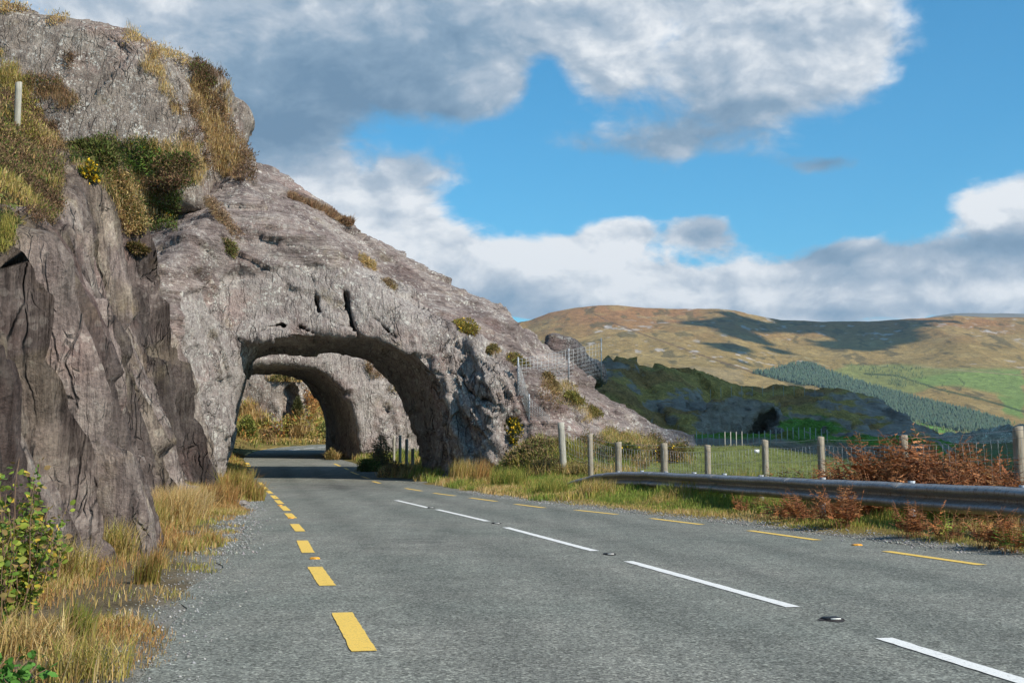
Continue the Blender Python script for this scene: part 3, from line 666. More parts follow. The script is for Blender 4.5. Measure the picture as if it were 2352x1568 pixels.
for ax in range(3):
    sl = [slice(None)]*3
    for e in (0,-1): sl[ax] = e; F[tuple(sl)] = np.maximum(F[tuple(sl)], .1)
V, Q = surface_nets(F, (0,0,0), 1.0); V = V*np.array([h, h*1.1, h], np.float32) + np.array([xs[0], ys[0], zs[0]], np.float32)
n = vnormals(V, Q); u, v = proj(V); cleft = np.stack([V[:,0]*1.1, V[:,1]*.3, V[:,2]*.35], -1)
isface = ((u > 1580) & (u < 1795) & (n[:,2] < .75) & (v > 925) & (v < 1015))
V = V + n*(np.where(isface, .5, .15)*fbm(cleft, 1.0, 4, 3, .6, ridged=True) + .34*facet(V*np.array([.25,.25,.6]), 5)[0] + .08*facet(V*np.array([1,1,1.4]), 6)[0])[:,None]; n = vnormals(V, Q)
nn = fbm(V, .16, 5, 6); nb = fbm(V, .6, 4, 16)
isr = sstep(nn + (1-n[:,2])*1.0 + .15*sstep(V[:,2], 5, 9) + .22*sstep(u, 1850, 2000) - .30*(v < 925)*(u < 1850), .26, .40); isr = np.clip(np.maximum(isr, isface*1.0), 0, 1)
veg = np.zeros((len(V), 3), np.float32); veg[:] = (.42,.28,.10)
veg = blend(veg, sstep(fbm(V, .25, 4, 26), .0, .2), (.36,.20,.085))
grn = np.exp(-(((u-1840)/120)**2 + ((v-985)/38)**2)); veg = blend(veg, np.clip(np.maximum(sstep(grn + nb*.3, .35, .7), (v > 1008)*1.0)*(n[:,2] > .5), 0, 1), (.13,.25,.045))
mh, t, b = new_mat('hill_heath_and_rock', .95, .1); c = t.coord('Object'); rk = t.attr('rock', 'Fac')
n2 = t.noise(c, 1.2, 9, .7); n3 = t.noise(c, 5, 7, .75); n6 = t.noise(t.mapping(c, (.6,.6,2.5), (0, rad(14), 0)), 1.0, 8, .65)
rc = t.ramp(t.math('MULTIPLY_ADD', n2, .5, t.math('MULTIPLY', n6, .5)), [(.3,(.16,.115,.092)),(.5,(.37,.27,.215)),(.72,(.58,.46,.37))])
vc0 = t.mix(1.0, t.attr('tint'), t.ramp(t.noise(c, .8, 8, .75), [(.32,(.62,.60,.58)),(.5,(1.0,.97,.92)),(.66,(1.4,1.3,1.2))]), 'MULTIPLY')
vc = t.mix(1.0, vc0, t.ramp(n3, [(.3,(.45,.45,.4)),(.7,(1.7,1.6,1.4))]), 'MULTIPLY')
t.l.new(t.mix(rk, vc, rc), b.inputs['Base Color']); t.l.new(t.bump(t.math('MULTIPLY_ADD', n3, .6, t.math('MULTIPLY_ADD', n6, 1.0, n2)), .9, .5), b.inputs['Normal'])
add_obj('hill', np_mesh('near_hill', V, Q, False, col=veg, attrs={'rock': isr}), mh, kind='structure'); reg('nearhill', V, Q)
# boulders on the skyline behind the slab, and the loose boulder on the green slope
crag('boulder', [(1254,800),(1256,768),(1275,763),(1300,768),(1322,778),(1340,795),(1338,806),(1352,822),(1380,832),(1392,850),(1392,880),(1250,870)], 78, 83, h=.2, lean=.2, seed=6, amp=.30, k=.8, mat=M_DARKROCK, kind=None,
     label='dark weathered boulder poking above the slab ridge left of the hill', cat='boulder')
crag('boulder', [(1782,1012),(1784,992),(1790,984),(1800,985),(1803,996),(1802,1012)], 96, 98, h=.14, lean=.1, seed=7, amp=.22, k=.4, mat=M_DARKROCK, kind=None,
     label='pale lone boulder on the shaded green slope right of the cave', cat='boulder')
def pale_t(V, n, tint): return tint*np.array([1.5,1.4,1.2], np.float32)
crag('knoll', [(2130,1040),(2165,1016),(2185,1007),(2240,1000),(2300,991),(2352,984),(2450,975),(2560,980),(2600,1040)], 120, 135, h=.45, lean=.6, seed=8, amp=.6, k=2.5, mat=M_CRAG, tintf=pale_t)
crag('crag', [(-300,520),(-300,200),(-180,120),(-60,100),(-60,520)], 60, 70, h=.35, lean=.5, seed=9, amp=.6, k=2.5)
print('hills', time.time()-T0)
# ------------------------------------------------------------------ far mountainside across the valley
us = np.linspace(900, 3100, 620); RS = 2600.; R0 = 2000.
SU = [900,1215,1262,1300,1330,1380,1420,1480,1560,1650,1690,1720,1760,1800,1850,1900,1950,2000,2060,2120,2200,2260,2352,2500,3100]
SV = [790, 738, 719, 712, 707, 703, 703, 709, 711, 711, 713, 720, 728, 735, 737, 740, 740, 741, 737, 732, 723, 726, 728, 735, 760]
kk = np.concatenate([np.linspace(0, 1, 420), 1 + np.linspace(.02, .6, 20)])
UU, KK = np.meshgrid(us, kk, indexing='ij'); uf = UU.ravel(); kf = KK.ravel()
yy = R0 + (3900-R0)*kf**.9
vsky = np.interp(uf, SU, SV); Tsky = (1044-vsky)/F_PX; T0_ = (1044-1042)/F_PX
tan = T0_ + (Tsky-T0_)*np.minimum(kf, 1)**.92
z = CAM_H + tan*yy; z = np.where(kf > 1, (CAM_H + Tsky*3900) - (yy-3900)*.25, z)
xx = (uf-1176)/F_PX*yy
Pf = np.stack([xx, yy, z], -1).astype(np.float32)
bumpy = fbm(Pf, .0016, 6, 5, .52, ridged=True); amp = 24*np.clip(kf*1.2, 0, 1)
z = z + bumpy*amp*np.where(kf > .97, .25, 1)*sstep(kf, .02, .3) + fbm(Pf, .012, 4, 8)*3.0
FV = np.stack([xx, yy, z], -1).astype(np.float32); FF = grid_faces(len(us), len(kk)); 
uu, vv = proj(FV)
a1 = fbm(FV, .0035, 5, 31); a2 = fbm(FV, .014, 4, 37); a3 = fbm(FV*np.array([1,.35,1]), .03, 3, 39)
fc = np.zeros((len(FV), 3), np.float32); fc[:] = (.26,.185,.07)
fc = blend(fc, sstep(-vv + a1*70, -800, -730), (.27,.145,.062))
fc = blend(fc, sstep(a1, .0, .25)*.6, (.20,.15,.055))
fc = blend(fc, sstep(a2, .05, .3)*.5, (.31,.235,.10))
fc = blend(fc, sstep(a3, .28, .4)*.75, (.10,.085,.04))
rk = sstep(a3+a1*.5, .42, .50)*.0 + sstep(fbm(FV*np.array([1,1,1]), .035, 4, 47), .36, .46)*sstep(fbm(FV, .004, 3, 49), -.1, .2); fc = blend(fc, rk*.8, (.40,.37,.35))
def zone(poly, col, k=1., wob=14, soft=6):
    global fc
    m = sstep(-poly_sdf((uu + a2*wob).astype(np.float32), (vv + a1*wob*.6).astype(np.float32), poly), -soft*.5, soft); fc = blend(fc, m*k, col)
zone([(1690,905),(1700,890),(1740,888),(1800,896),(1830,905)], (.16,.26,.06))
zone([(1880,860),(1960,838),(2120,842),(2352,850),(2352,880),(2200,872),(2100,905),(1950,880)], (.19,.215,.07), .9, 30)
zone([(2090,868),(2200,853),(2352,850),(2352,925),(2290,905),(2200,888),(2120,885)], (.16,.225,.065), 1, 14)
zone([(2290,905),(2352,915),(2352,965),(2310,950)], (.15,.22,.06), 1)
zone([(1560,840),(1700,850),(1720,870),(1600,880)], (.27,.215,.12), .6, 30)
FOREST = [(1733,858),(1770,852),(1830,838),(1862,836),(1900,852),(1960,873),(2010,890),(2110,918),(2230,948),(2290,965),(2318,975),(2290,992),(2200,990),(2130,975),(2040,960),(1960,935),(1930,905),(1870,885),(1840,884),(1790,872)]
zone(FOREST, (.035,.075,.045), 1, 6, 4)
zone([(2085,968),(2130,970),(2190,985),(2200,996),(2120,993)], (.13,.27,.05), 1, 3, 3)
# field walls and tracks
for pts, wdt, colr in [([(1345,708),(1390,735),(1500,775),(1600,812),(1700,845),(1735,858)], 1.3, (.12,.075,.045)), ([(1985,858),(2060,862),(2150,892),(2250,915),(2352,945)], 2.2, (.045,.07,.03)), ([(2200,868),(2212,880),(2205,895)], 1.5, (.06,.08,.03)),
                    ([(2100,840),(2200,850),(2352,862)], 1., (.28,.24,.13)), ([(1850,820),(1880,835),(1905,842)], 1., (.30,.26,.15)), ([(2160,880),(2180,905)],1.2,(.06,.08,.03))]:
    d = seg_dist((uu+a2*5).astype(np.float32), vv.astype(np.float32), pts); fc = blend(fc, (d < wdt)*.8, colr)
mf, t, b = new_mat('mountain_heath', .97, .05); c = t.coord('Object'); n2 = t.noise(c, .05, 9, .72); n3 = t.noise(c, .25, 5, .7)
cc = t.mix(1.0, t.attr('tint'), t.ramp(n2, [(.3,(.62,.60,.58)),(.7,(1.38,1.34,1.3))]), 'MULTIPLY')
cc = t.mix(1.0, cc, t.ramp(n3, [(.3,(.75,.75,.75)),(.7,(1.25,1.25,1.25))]), 'MULTIPLY')
t.l.new(cc, b.inputs['Base Color']); t.l.new(t.bump(n2, .8, 8.0), b.inputs['Normal'])
add_obj('mountain', np_mesh('mountain', FV, FF, True, col=fc), mf, kind='structure'); reg('mountain', FV, FF)
# the pale blue summit beyond
us2 = np.linspace(1900, 2900, 80); vs2 = np.interp(us2, [1900,2100,2150,2215,2290,2352,2500,2900], [760,738,727,717,719,720,724,760]) ; y2 = [9000, 12000, 14000]
V2 = []; 
for i, uu2 in enumerate(us2):
    for j, (yq, kq) in enumerate([(8000,.50),(10000,.76),(12000,1.0),(13500,.85)]): V2.append(((uu2-1176)/F_PX*yq, yq, CAM_H + (1044-vs2[i])/F_PX*12000*kq + vn(np.array([[i*.4,j,0]]))[0]*6))
mb, t, b = new_mat('far_summit', .97, .05); n2 = t.noise(t.coord('Object'), .004, 7, .6); t.l.new(t.ramp(n2, [(.3,(.12,.10,.075)),(.7,(.19,.165,.11))]), b.inputs['Base Color'])
add_obj('mountain', np_mesh('far_summit', np.array(V2), grid_faces(80, 4), True), mb, kind='structure')

# ------------------------------------------------------------------ clouds that shade the near hill and parts of the mountainside
mc, t, b = new_mat('cloud_vapour', 1.0, 0.0); b.inputs['Base Color'].default_value = (.86,.87,.89,1)
def cloud(poly, target_z, alt, thick, seed, res=34, rag=.07):
    """a puffy cloud bank; poly is the ground outline it shades, alt its height above that"""
    poly = np.array(poly, float); off_ = SUNV*(alt/SUNV[2]); ctr = poly.mean(0); ext = (poly.max(0)-poly.min(0)).max()
    h = ext/res/1.0; lo = poly.min(0)-ext*.12; hi = poly.max(0)+ext*.12
    xs = np.arange(lo[0], hi[0], h); ys = np.arange(lo[1], hi[1], h); zs = np.arange(-thick*.8, thick*1.6, max(h*.8, thick/7))
    A, B = np.meshgrid(xs, ys, indexing='ij'); D2 = poly_sdf(A.astype(np.float32), B.astype(np.float32), poly)
    Pn = np.stack([A, B, 0*A], -1)/ext; D2 = D2 + fbm(Pn, 7, 4, seed)*ext*rag
    F = smax(D2[:,:,None], (np.abs(zs)[None,None,:]-thick*.6)*1.0, thick*.5).astype(np.float32)
    for ax in range(3):
        sl = [slice(None)]*3
        for e in (0,-1): sl[ax] = e; F[tuple(sl)] = np.maximum(F[tuple(sl)], .1)
    V, Q = surface_nets(F, (0,0,0), 1.0); V = V*np.array([xs[1]-xs[0], ys[1]-ys[0], zs[1]-zs[0]]) + np.array([xs[0], ys[0], zs[0]])
    n = vnormals(V.astype(np.float32), Q); V = V + n*(fbm(V/ext, 9, 4, seed+4)*thick*.5)[:,None]; V = V + off_ + np.array([0,0,target_z])
    return add_obj('cloud', np_mesh('cloud', V, Q, True), mc, kind='structure')
cloud([(1,78),(9,77),(13,66),(15,56),(18,49),(25,44),(34,56),(38,84),(42,98),(43,112),(44,128),(56,150),(60,176),(30,176),(8,160),(-1,140),(-1,100)], 4, 330, 26, 3, 60, .025)
def far_pt(u, k): y = R0+(3900-R0)*k**.9; return ((u-1176)/F_PX*y, y)
cloud([far_pt(1640,1.02), far_pt(1700,1.04), far_pt(1830,1.04), far_pt(1850,.94), far_pt(1760,.84), far_pt(1820,.66), far_pt(1790,.60), far_pt(1730,.70), far_pt(1690,.84), far_pt(1600,.88), far_pt(1560,.92)], 330, 1900, 60, 8, 60, .34)
cloud([far_pt(1860,1.04), far_pt(1960,1.04), far_pt(2080,.98), far_pt(2070,.84), far_pt(2010,.78), far_pt(1900,.86)], 330, 1900, 60, 18, 60, .34)
print('clouds', time.time()-T0)
# ------------------------------------------------------------------ thin air between here and the mountains
hz = bpy.data.materials.new('haze'); hz.use_nodes = True; nt = hz.node_tree; nt.nodes.remove(nt.nodes['Principled BSDF'])
pv = nt.nodes.new('ShaderNodeVolumePrincipled'); pv.inputs['Color'].default_value = (.62,.78,.95,1); pv.inputs['Density'].default_value = 4.2e-5; pv.inputs['Anisotropy'].default_value = .2
nt.links.new(pv.outputs[0], nt.nodes['Material Output'].inputs['Volume'])
hb = np.array([(x, y, z) for z in (-620, 1180) for (x, y) in ((-7000,-900),(16000,-900),(16000,15500),(-7000,15500))], float)
HAZE = add_obj('haze', np_mesh('haze', hb, np.array([(3,2,1,0),(4,5,6,7),(0,1,5,4),(1,2,6,5),(2,3,7,6),(3,0,4,7)])), hz, kind='stuff', label='thin blue air that fades the far mountainside')
# ------------------------------------------------------------------ vegetation
def leaf_mat(name, trans=.3):
    m = bpy.data.materials.new(name); m.use_nodes = True; t = NT(m.node_tree); b = t.n['Principled BSDF']; b.inputs['Roughness'].default_value = .75; b.inputs['Specular IOR Level'].default_value = .2
    c = t.attr('tint'); t.l.new(c, b.inputs['Base Color']); tr_ = t.n.new('ShaderNodeBsdfTranslucent'); t.l.new(c, tr_.inputs[0])
    mx = t.n.new('ShaderNodeMixShader'); mx.inputs[0].default_value = trans; t.l.new(b.outputs[0], mx.inputs[1]); t.l.new(tr_.outputs[0], mx.inputs[2]); t.l.new(mx.outputs[0], t.n['Material Output'].inputs[0]); return m
M_GRASS = leaf_mat('grass_blade', .35); M_LEAF = leaf_mat('shrub_foliage', .25); M_STEM = leaf_mat('woody_stem', 0.0)
def C3(*a): return np.array(a, np.float32)
def pick(cols, n, var=.2, r=rng):
    cols = np.array([c[:3] for c in cols], np.float32); wts = np.array([1.0]*len(cols)); i = r.integers(0, len(cols), n)
    c = cols[i]*(1 + r.uniform(-var, var, (n, 1))).astype(np.float32); return c*(1 + r.uniform(-.07, .07, (n, 3)))
def blades(pts, H, Wd, cols, lean=.35, wind=(.25,-.1), r=rng):
    n = len(pts); ang = r.uniform(0, 2*math.pi, n); dx, dy = np.cos(ang), np.sin(ang)
    la = r.uniform(0, 2*math.pi, n); lm = np.abs(r.normal(0, lean, n)); lx = np.cos(la)*lm + wind[0]*r.uniform(0, 1, n); ly = np.sin(la)*lm + wind[1]*r.uniform(0, 1, n)
    V = np.zeros((n, 5, 3), np.float32); w2 = Wd/2
    V[:,0] = pts - np.stack([dx*w2, dy*w2, 0*dx], 1); V[:,1] = pts + np.stack([dx*w2, dy*w2, 0*dx], 1)
    mid = pts + np.stack([lx*H*.35, ly*H*.35, H*.6], 1); V[:,2] = mid + np.stack([dx*w2*.8, dy*w2*.8, 0*dx], 1); V[:,3] = mid - np.stack([dx*w2*.8, dy*w2*.8, 0*dx], 1)
    V[:,4] = pts + np.stack([lx*H, ly*H, H*np.maximum(.35, 1-.35*(lx**2+ly**2))], 1)
    b = np.arange(n)[:,None]*5; return V.reshape(-1, 3), np.concatenate([b+np.array([[0,1,2,3]])]), b+np.array([[3,2,4]]), np.repeat(cols, 5, 0)
class Bag:
    def __init__(s): s.V=[]; s.Q=[]; s.T=[]; s.C=[]; s.n=0
    def add(s, V, Q, T, C):
        s.V.append(V); s.C.append(C)
        if Q is not None and len(Q): s.Q.append(Q+s.n)
        if T is not None and len(T): s.T.append(T+s.n)
        s.n += len(V)
    def mesh(s, name):
        F = []
        if s.Q: F.append(np.concatenate(s.Q))
        if s.T: F.append(np.concatenate(s.T))
        return np_mesh(name, np.concatenate(s.V), F, False, col=np.concatenate(s.C))
def ell_pts(n, c, rx, ry, rz, r, shell=.55):
    d = r.normal(0, 1, (n, 3)); d /= np.linalg.norm(d, axis=1, keepdims=True); d[:,2] = np.abs(d[:,2])*1.0 - .12
    k = (shell + (1-shell)*r.uniform(0, 1, n))[:,None]; return c + d*k*np.array([rx, ry, rz]), d
def spikes(P, D, L, Wd, cols, r, jit=.8):
    """needle or leaf slivers pointing outwards"""
    n = len(P); D = D + r.normal(0, jit, (n, 3)); D /= np.linalg.norm(D, axis=1, keepdims=True)
    s = np.cross(D, r.normal(0, 1, (n, 3))); s /= np.maximum(np.linalg.norm(s, axis=1, keepdims=True), 1e-6); L = np.broadcast_to(L, n)[:,None]; W = np.broadcast_to(Wd, n)[:,None]
    V = np.stack([P, P + D*L*.45 + s*W*.5, P + D*L, P + D*L*.45 - s*W*.5], 1).astype(np.float32)
    b = np.arange(n)[:,None]*4; return V.reshape(-1, 3), b+np.array([[0,1,2,3]]), None, np.repeat(cols, 4, 0).astype(np.float32)
def tube(pts, rr, sides=5, col=(.3,.3,.3)):
    pts = np.array(pts, float); n = len(pts); rr = np.broadcast_to(rr, n); d = np.gradient(pts, axis=0); d /= np.maximum(np.linalg.norm(d, axis=1, keepdims=True), 1e-9)
    up = np.where(np.abs(d[:,2:3]) > .9, np.array([[1,0,0]]), np.array([[0,0,1]])); a = np.cross(d, up); a /= np.linalg.norm(a, axis=1, keepdims=True); b = np.cross(d, a)
    th = np.arange(sides)/sides*2*math.pi; V = pts[:,None] + (a[:,None]*np.cos(th)[None,:,None] + b[:,None]*np.sin(th)[None,:,None])*np.array(rr)[:,None,None]
    i = np.arange(n*sides).reshape(n, sides); Q = np.stack([i[:-1], np.roll(i, -1, 1)[:-1], np.roll(i, -1, 1)[1:], i[1:]], -1).reshape(-1, 4)
    V = V.reshape(-1, 3); caps = []
    for base, rev in ((0, False), ((n-1)*sides, True)):
        for k in range(1, sides-1): caps.append((base, base+k+1, base+k) if not rev else (base, base+k, base+k+1))
    return V.astype(np.float32), Q, np.array(caps), np.tile(np.array(col, np.float32), (len(V), 1))
def empty(name, loc, label, cat, group=None):
    o = bpy.data.objects.new(name, None); scene.collection.objects.link(o); o.location = loc; o['label'] = label; o['category'] = cat; o.empty_display_size = .2
    if group: o['group'] = group
    return o
GORSE = [(.085,.115,.025),(.12,.14,.03),(.15,.15,.045),(.10,.075,.03)]; HEATH = [(.20,.115,.06),(.26,.16,.085),(.14,.085,.05),(.17,.13,.05),(.11,.12,.035)]
STRAW = [(.60,.42,.18),(.54,.34,.13),(.68,.52,.26),(.46,.34,.12)]; OLIVE = [(.34,.32,.07),(.42,.36,.09),(.26,.27,.055),(.50,.38,.12)]; GREEN = [(.17,.26,.04),(.24,.31,.06),(.32,.34,.08)]
BROWNG = [(.50,.27,.10),(.42,.22,.08),(.56,.37,.15),(.36,.27,.08)]
def bush(name, c, rx, ry, rz, label, cat, cols, n=1500, leaf=.07, wid=.35, nb=7, flowers=0, fcol=(.80,.52,.03), seed=1, stems=True, group=None, grassy=0, gcols=STRAW, gh=.5, dead=None):
    r = np.random.default_rng(seed); c = np.array(c, float); root = empty(name, tuple(c), label, cat, group); B = Bag(); St = Bag(); Fl = Bag()
    for k in range(nb):
        a = r.uniform(0, 2*math.pi); q = math.sqrt(r.uniform(0, 1))*.68; cc = np.array([math.cos(a)*q*rx, math.sin(a)*q*ry, r.uniform(.05, .45)*rz*(1.25-q)])
        if k == 0: cc = np.array([0, 0, .25*rz])
        sc = r.uniform(.38, .62); P, D = ell_pts(n//nb, cc, rx*sc, ry*sc, rz*sc*1.15, r, .6)
        cl = pick(cols if not (dead and r.uniform() < .3) else dead, n//nb, .3, r)*r.uniform(.8, 1.25)
        B.add(*spikes(P, D, leaf*r.uniform(.6, 1.4, len(P)), leaf*wid, cl, r))
        if flowers:
            m = int(flowers/nb); P, D = ell_pts(m, cc, rx*sc*1.08, ry*sc*1.08, rz*sc*1.25, r, .92); B2 = spikes(P, D, leaf*.8, leaf*.6, pick([fcol], m, .2, r), r, 1.5); Fl.add(*B2)
        if stems:
            for j in range(4):
                tp = cc + np.array([rx*sc*r.uniform(-.8,.8), ry*sc*r.uniform(-.8,.8), rz*sc*r.uniform(.3,1.1)]); b0 = np.array([cc[0]*.25, cc[1]*.25, -.1]); md = (b0+tp)/2 + r.normal(0, .08*rx, 3)
                St.add(*tube([b0, md, tp], [.02*rx+.004, .013*rx+.003, .003], 4, (.17,.12,.08)))
    if grassy:
        a = r.uniform(0, 2*math.pi, grassy); q = np.sqrt(r.uniform(0, 1, grassy)); pp = np.stack([np.cos(a)*q*rx, np.sin(a)*q*ry, 0*q-.05], 1)
        V, Q, T, C = blades(pp, r.uniform(.5, 1.1, grassy)*gh, np.full(grassy, leaf*.22), pick(gcols, grassy, .25, r), .45, r=r)
        G_ = Bag(); G_.add(V, Q, T, C); add_obj('grass', G_.mesh('grass'), M_GRASS, root, kind='stuff')
    add_obj('foliage', B.mesh('foliage'), M_LEAF, root)
    if St.V: add_obj('stem', St.mesh('stem'), M_STEM, root)
    if Fl.V: add_obj('flowers', Fl.mesh('flowers'), M_LEAF, root, kind='stuff')
    return root
def bush_px(name, u0, v0, u1, v1, label, cat, cols, foot=None, depth=1.0, keys=None, y=None, **k):
    """a bush that fills this patch of the view, rooted where its foot meets the terrain"""
    fu, fv = foot or ((u0+u1)/2, v1 - (v1-v0)*.15)
    hh = hit(fu, fv, keys); 
    if hh is None and y is None: print('MISS', label); return None
    p = hh[0] if hh is not None else unproj(fu, fv, y); y = p[1]; rx = (u1-u0)/2/F_PX*y; rz = (v1-v0)/F_PX*y
    if hh is not None and hh[1][2] < .93 and y < 100:
        hc = hit((u0+u1)/2, (v0+v1)/2, keys) or hh
        if abs(hc[0][1]-y) < 3: p = hc[0]; nn_ = hc[1]
        else: nn_ = hh[1]
        zax = Vector(nn_)*1.0 + Vector((0,0,.45)); zax.normalize(); xax = Vector((1,0,0)); xax = (xax - zax*xax.dot(zax)).normalized(); yax = zax.cross(xax)
        see = max(.38, abs(float(np.dot(nn_, ray((u0+u1)/2, (v0+v1)/2))))); ry = (v1-v0)/2/F_PX*y/see*.8; rzz = min(.75*(v1-v0)/F_PX*y, .55*rx+.15)
        p = p - np.array(zax)*rzz*.12; o = bush(name, p, rx*1.05, ry, rzz, label, cat, cols, **k)
        from mathutils import Matrix
        o.rotation_euler = Matrix((xax, yax, zax)).transposed().to_euler(); return o
    p = p + np.array([0, rx*.25, -rz*.10]); return bush(name, p, rx*1.05, rx*depth, rz*.85, label, cat, cols, **k)
sd_ = [100]
def tussock(c, h, rad_, n, cols, label, name='grass_tussock', cat='grass clump', w=.010, lean=.45, wind=(.3,-.15), group=None):
    sd_[0] += 1; r = np.random.default_rng(sd_[0]); a = r.uniform(0, 2*math.pi, n); q = r.uniform(0, 1, n)**.7*rad_
    P = np.stack([np.cos(a)*q, np.sin(a)*q, 0*q-.02], 1); B = Bag(); B.add(*blades(P, r.uniform(.45, 1.1, n)*h, np.full(n, w), pick(cols, n, .25, r), lean, wind, r))
    o = add_obj(name, B.mesh(name), M_GRASS, label=label, cat=cat, group=group); o.location = tuple(c); return o

# --- roadside grass, left verge
def scatter(n, s0, s1_, t0, t1, dens):
    s = rng.uniform(s0, s1_, n); t = rng.uniform(t0, t1, n); x, y = st2xy(s, t); P = np.stack([x, y, 0*x], -1)
    keep = rng.uniform(0, 1, n) < dens(s, t, P); s, t, x, y = s[keep], t[keep], x[keep], y[keep]; return s, t, np.stack([x, y, G(x, y)-.01], -1)
Bg = Bag()
def left_dens(s, t, P):
    e = tl(s) - t; cl = fbm(P, 1.1, 4, 61)*.5+.5; patch = fbm(P, .5, 3, 67)
    d = sstep(e + (cl-.5)*1.3, .05, .5)*sstep(cl, .40, .56); d *= 1 - .9*sstep(patch, .0, .14)*sstep(e, .0, .3)*(1-sstep(e, .9, 1.2)); return np.clip(d, 0, 1)
for (s0, s1_, n, w, hm) in [(3.5, 8.5, 34000, .0055, .13), (8.5, 16, 42000, .007, .16), (16, 28, 42000, .011, .20), (28, 58, 40000, .018, .26), (58, 84, 9000, .03, .3)]:
    s, t, P = scatter(n, s0, s1_, -2.6, .1, left_dens); e = np.clip(tl(s)-t, 0, 2); m = len(P); cl = fbm(P, .7, 3, 81)
    col = np.where((cl + rng.normal(0, .12, m) > .10)[:,None], pick(OLIVE, m), np.where((cl + rng.normal(0,.1,m) < -.02)[:,None], pick(BROWNG, m), pick(STRAW, m)))
    H = hm*(.38 + e*.60)*rng.uniform(.5, 1.3, m)*(1+.8*np.clip(fbm(P, .9, 3, 84), -.5, 1)); Bg.add(*blades(P, H, np.full(m, w), col.astype(np.float32), .5))
# --- right verge: low fringe by the road, taller under the rail and on the bank
def right_dens(s, t, P):
    e = t - tr(s); cl = fbm(P, 1.0, 4, 63)*.5+.5; return np.clip(sstep(e + (cl-.5)*.9, .12, .55)*(.35+.65*sstep(cl, .35, .5)), 0, 1)
for (s0, s1_, n, w, hm) in [(8, 18, 50000, .008, .16), (18, 30, 60000, .012, .20), (30, 50, 60000, .018, .24), (50, 66, 22000, .026, .26), (66,84,9000,.03,.3)]:
    s, t, P = scatter(n, s0, s1_, 5.2, 13.2, right_dens); e = np.clip(t-tr(s), 0, 4); m = len(P); cl = fbm(P, .55, 3, 85)
    gm = cl + rng.normal(0, .13, m) + .10*(e > .8)
    col = np.where((gm > .12)[:,None], pick(GREEN, m), np.where((gm > -.10)[:,None], pick(OLIVE, m), pick(STRAW, m)))
    H = hm*(.28 + .14*np.minimum(e, 1.4) + .25*(s>30) + .9*sstep(e, 1.7, 2.6)*(s<29) + .5*(s>=42))*rng.uniform(.5, 1.3, m)*(1+1.0*np.clip(fbm(P, .8, 3, 86), -.5, 1)); Bg.add(*blades(P, H, np.full(m, w), col.astype(np.float32), .42))
# --- pasture beyond the fence
s, t, P = scatter(60000, 22, 78, 12.5, 40, lambda s, t, P: np.full(len(s), .8)); m = len(P)
Bg.add(*blades(P, rng.uniform(.05, .12, m), np.full(m, .03), pick([(.13,.17,.04),(.18,.20,.06),(.26,.23,.09),(.34,.27,.12)], m), .5))
add_obj('grass', Bg.mesh('grass'), M_GRASS, kind='stuff', label='dry and green grass growing along both road verges and in the pasture')
print('grass', time.time()-T0)

# --- heath that carpets the ledge above the left cliff, sampled over the real surface
def carpet(name, V, F, mask, n, cols, hgt, leaf, label, grass=.5, gc=STRAW, seed=5):
    r = np.random.default_rng(seed); F = F[mask]; A = np.linalg.norm(np.cross(V[F[:,1]]-V[F[:,0]], V[F[:,2]]-V[F[:,0]]), axis=1); pr = A/A.sum(); i = r.choice(len(F), n, p=pr)
    a, b = r.uniform(0, 1, (2, n, 1)); P = V[F[i,0]]*(1-a)*(1-b) + V[F[i,1]]*a*(1-b) + V[F[i,2]]*a*b + V[F[i,3]]*(1-a)*b
    cl = fbm(P, .55, 4, seed); cl2 = fbm(P, .3, 3, seed+9); B = Bag(); g = (cl2 + r.normal(0, .1, n)) > (.2-grass*.4)
    Pg = P[g]; B.add(*blades(Pg, hgt*r.uniform(.6, 1.5, len(Pg))*(1+np.clip(cl[g], -.6, 1)), np.full(len(Pg), leaf*.3), pick(gc, len(Pg), .3, r), .5, r=r))
    Ph = P[~g]; lift = np.clip(.5+cl[~g]*1.8, .1, 1.6)*hgt; Ph = Ph + np.stack([0*lift, 0*lift, lift*r.uniform(0, 1, len(Ph))], 1)
    cc = fbm(Ph, .7, 3, seed+2)[:,None]; colh = np.where(cc > .12, pick(GORSE, len(Ph), .3, r), np.where(cc < -.1, pick(cols, len(Ph), .3, r), pick(HEATH[2:], len(Ph), .3, r)))
    B.add(*spikes(Ph, np.tile([[0,0,1.]], (len(Ph),1)), leaf*r.uniform(.6, 1.5, len(Ph)), leaf*.4, colh, r)); return add_obj(name, B.mesh(name), M_LEAF, kind='stuff', label=label)
cfm = CF; wq = w1[CF[:,0]]; sq = s1[CF[:,0]]; vn_ = fbm(CVx[CF[:,0]], .3, 4, 91)
mask = (wq > 1.03) & (sq > 2) & (sq < 56) & (vn_ + .25*(sq < 30) > -.12) & (wq < 3.6)
carpet('heath', CVx, CF, mask, 150000, HEATH, .17, .085, 'brown heather, dry grass and gorse covering the ledge above the roadside cliff', .42, STRAW+OLIVE, 5)
mask = (wq > 1.0) & (sq > 84) & (wq < 3.6); 
gm_ = (GV[GF[:,0],1] > 88) & (qf[GF[:,0]] > .9) & (GV[GF[:,0],1] < 200) & (GV[GF[:,0],0] < -8) & (GV[GF[:,0],0] > -60)
carpet('heath', GV, GF, gm_, 40000, HEATH, .35, .22, 'rough green hillside growth beyond the road bend', .6, [(.13,.17,.03),(.17,.19,.05),(.24,.22,.07)], 15)
print('heath', time.time()-T0)

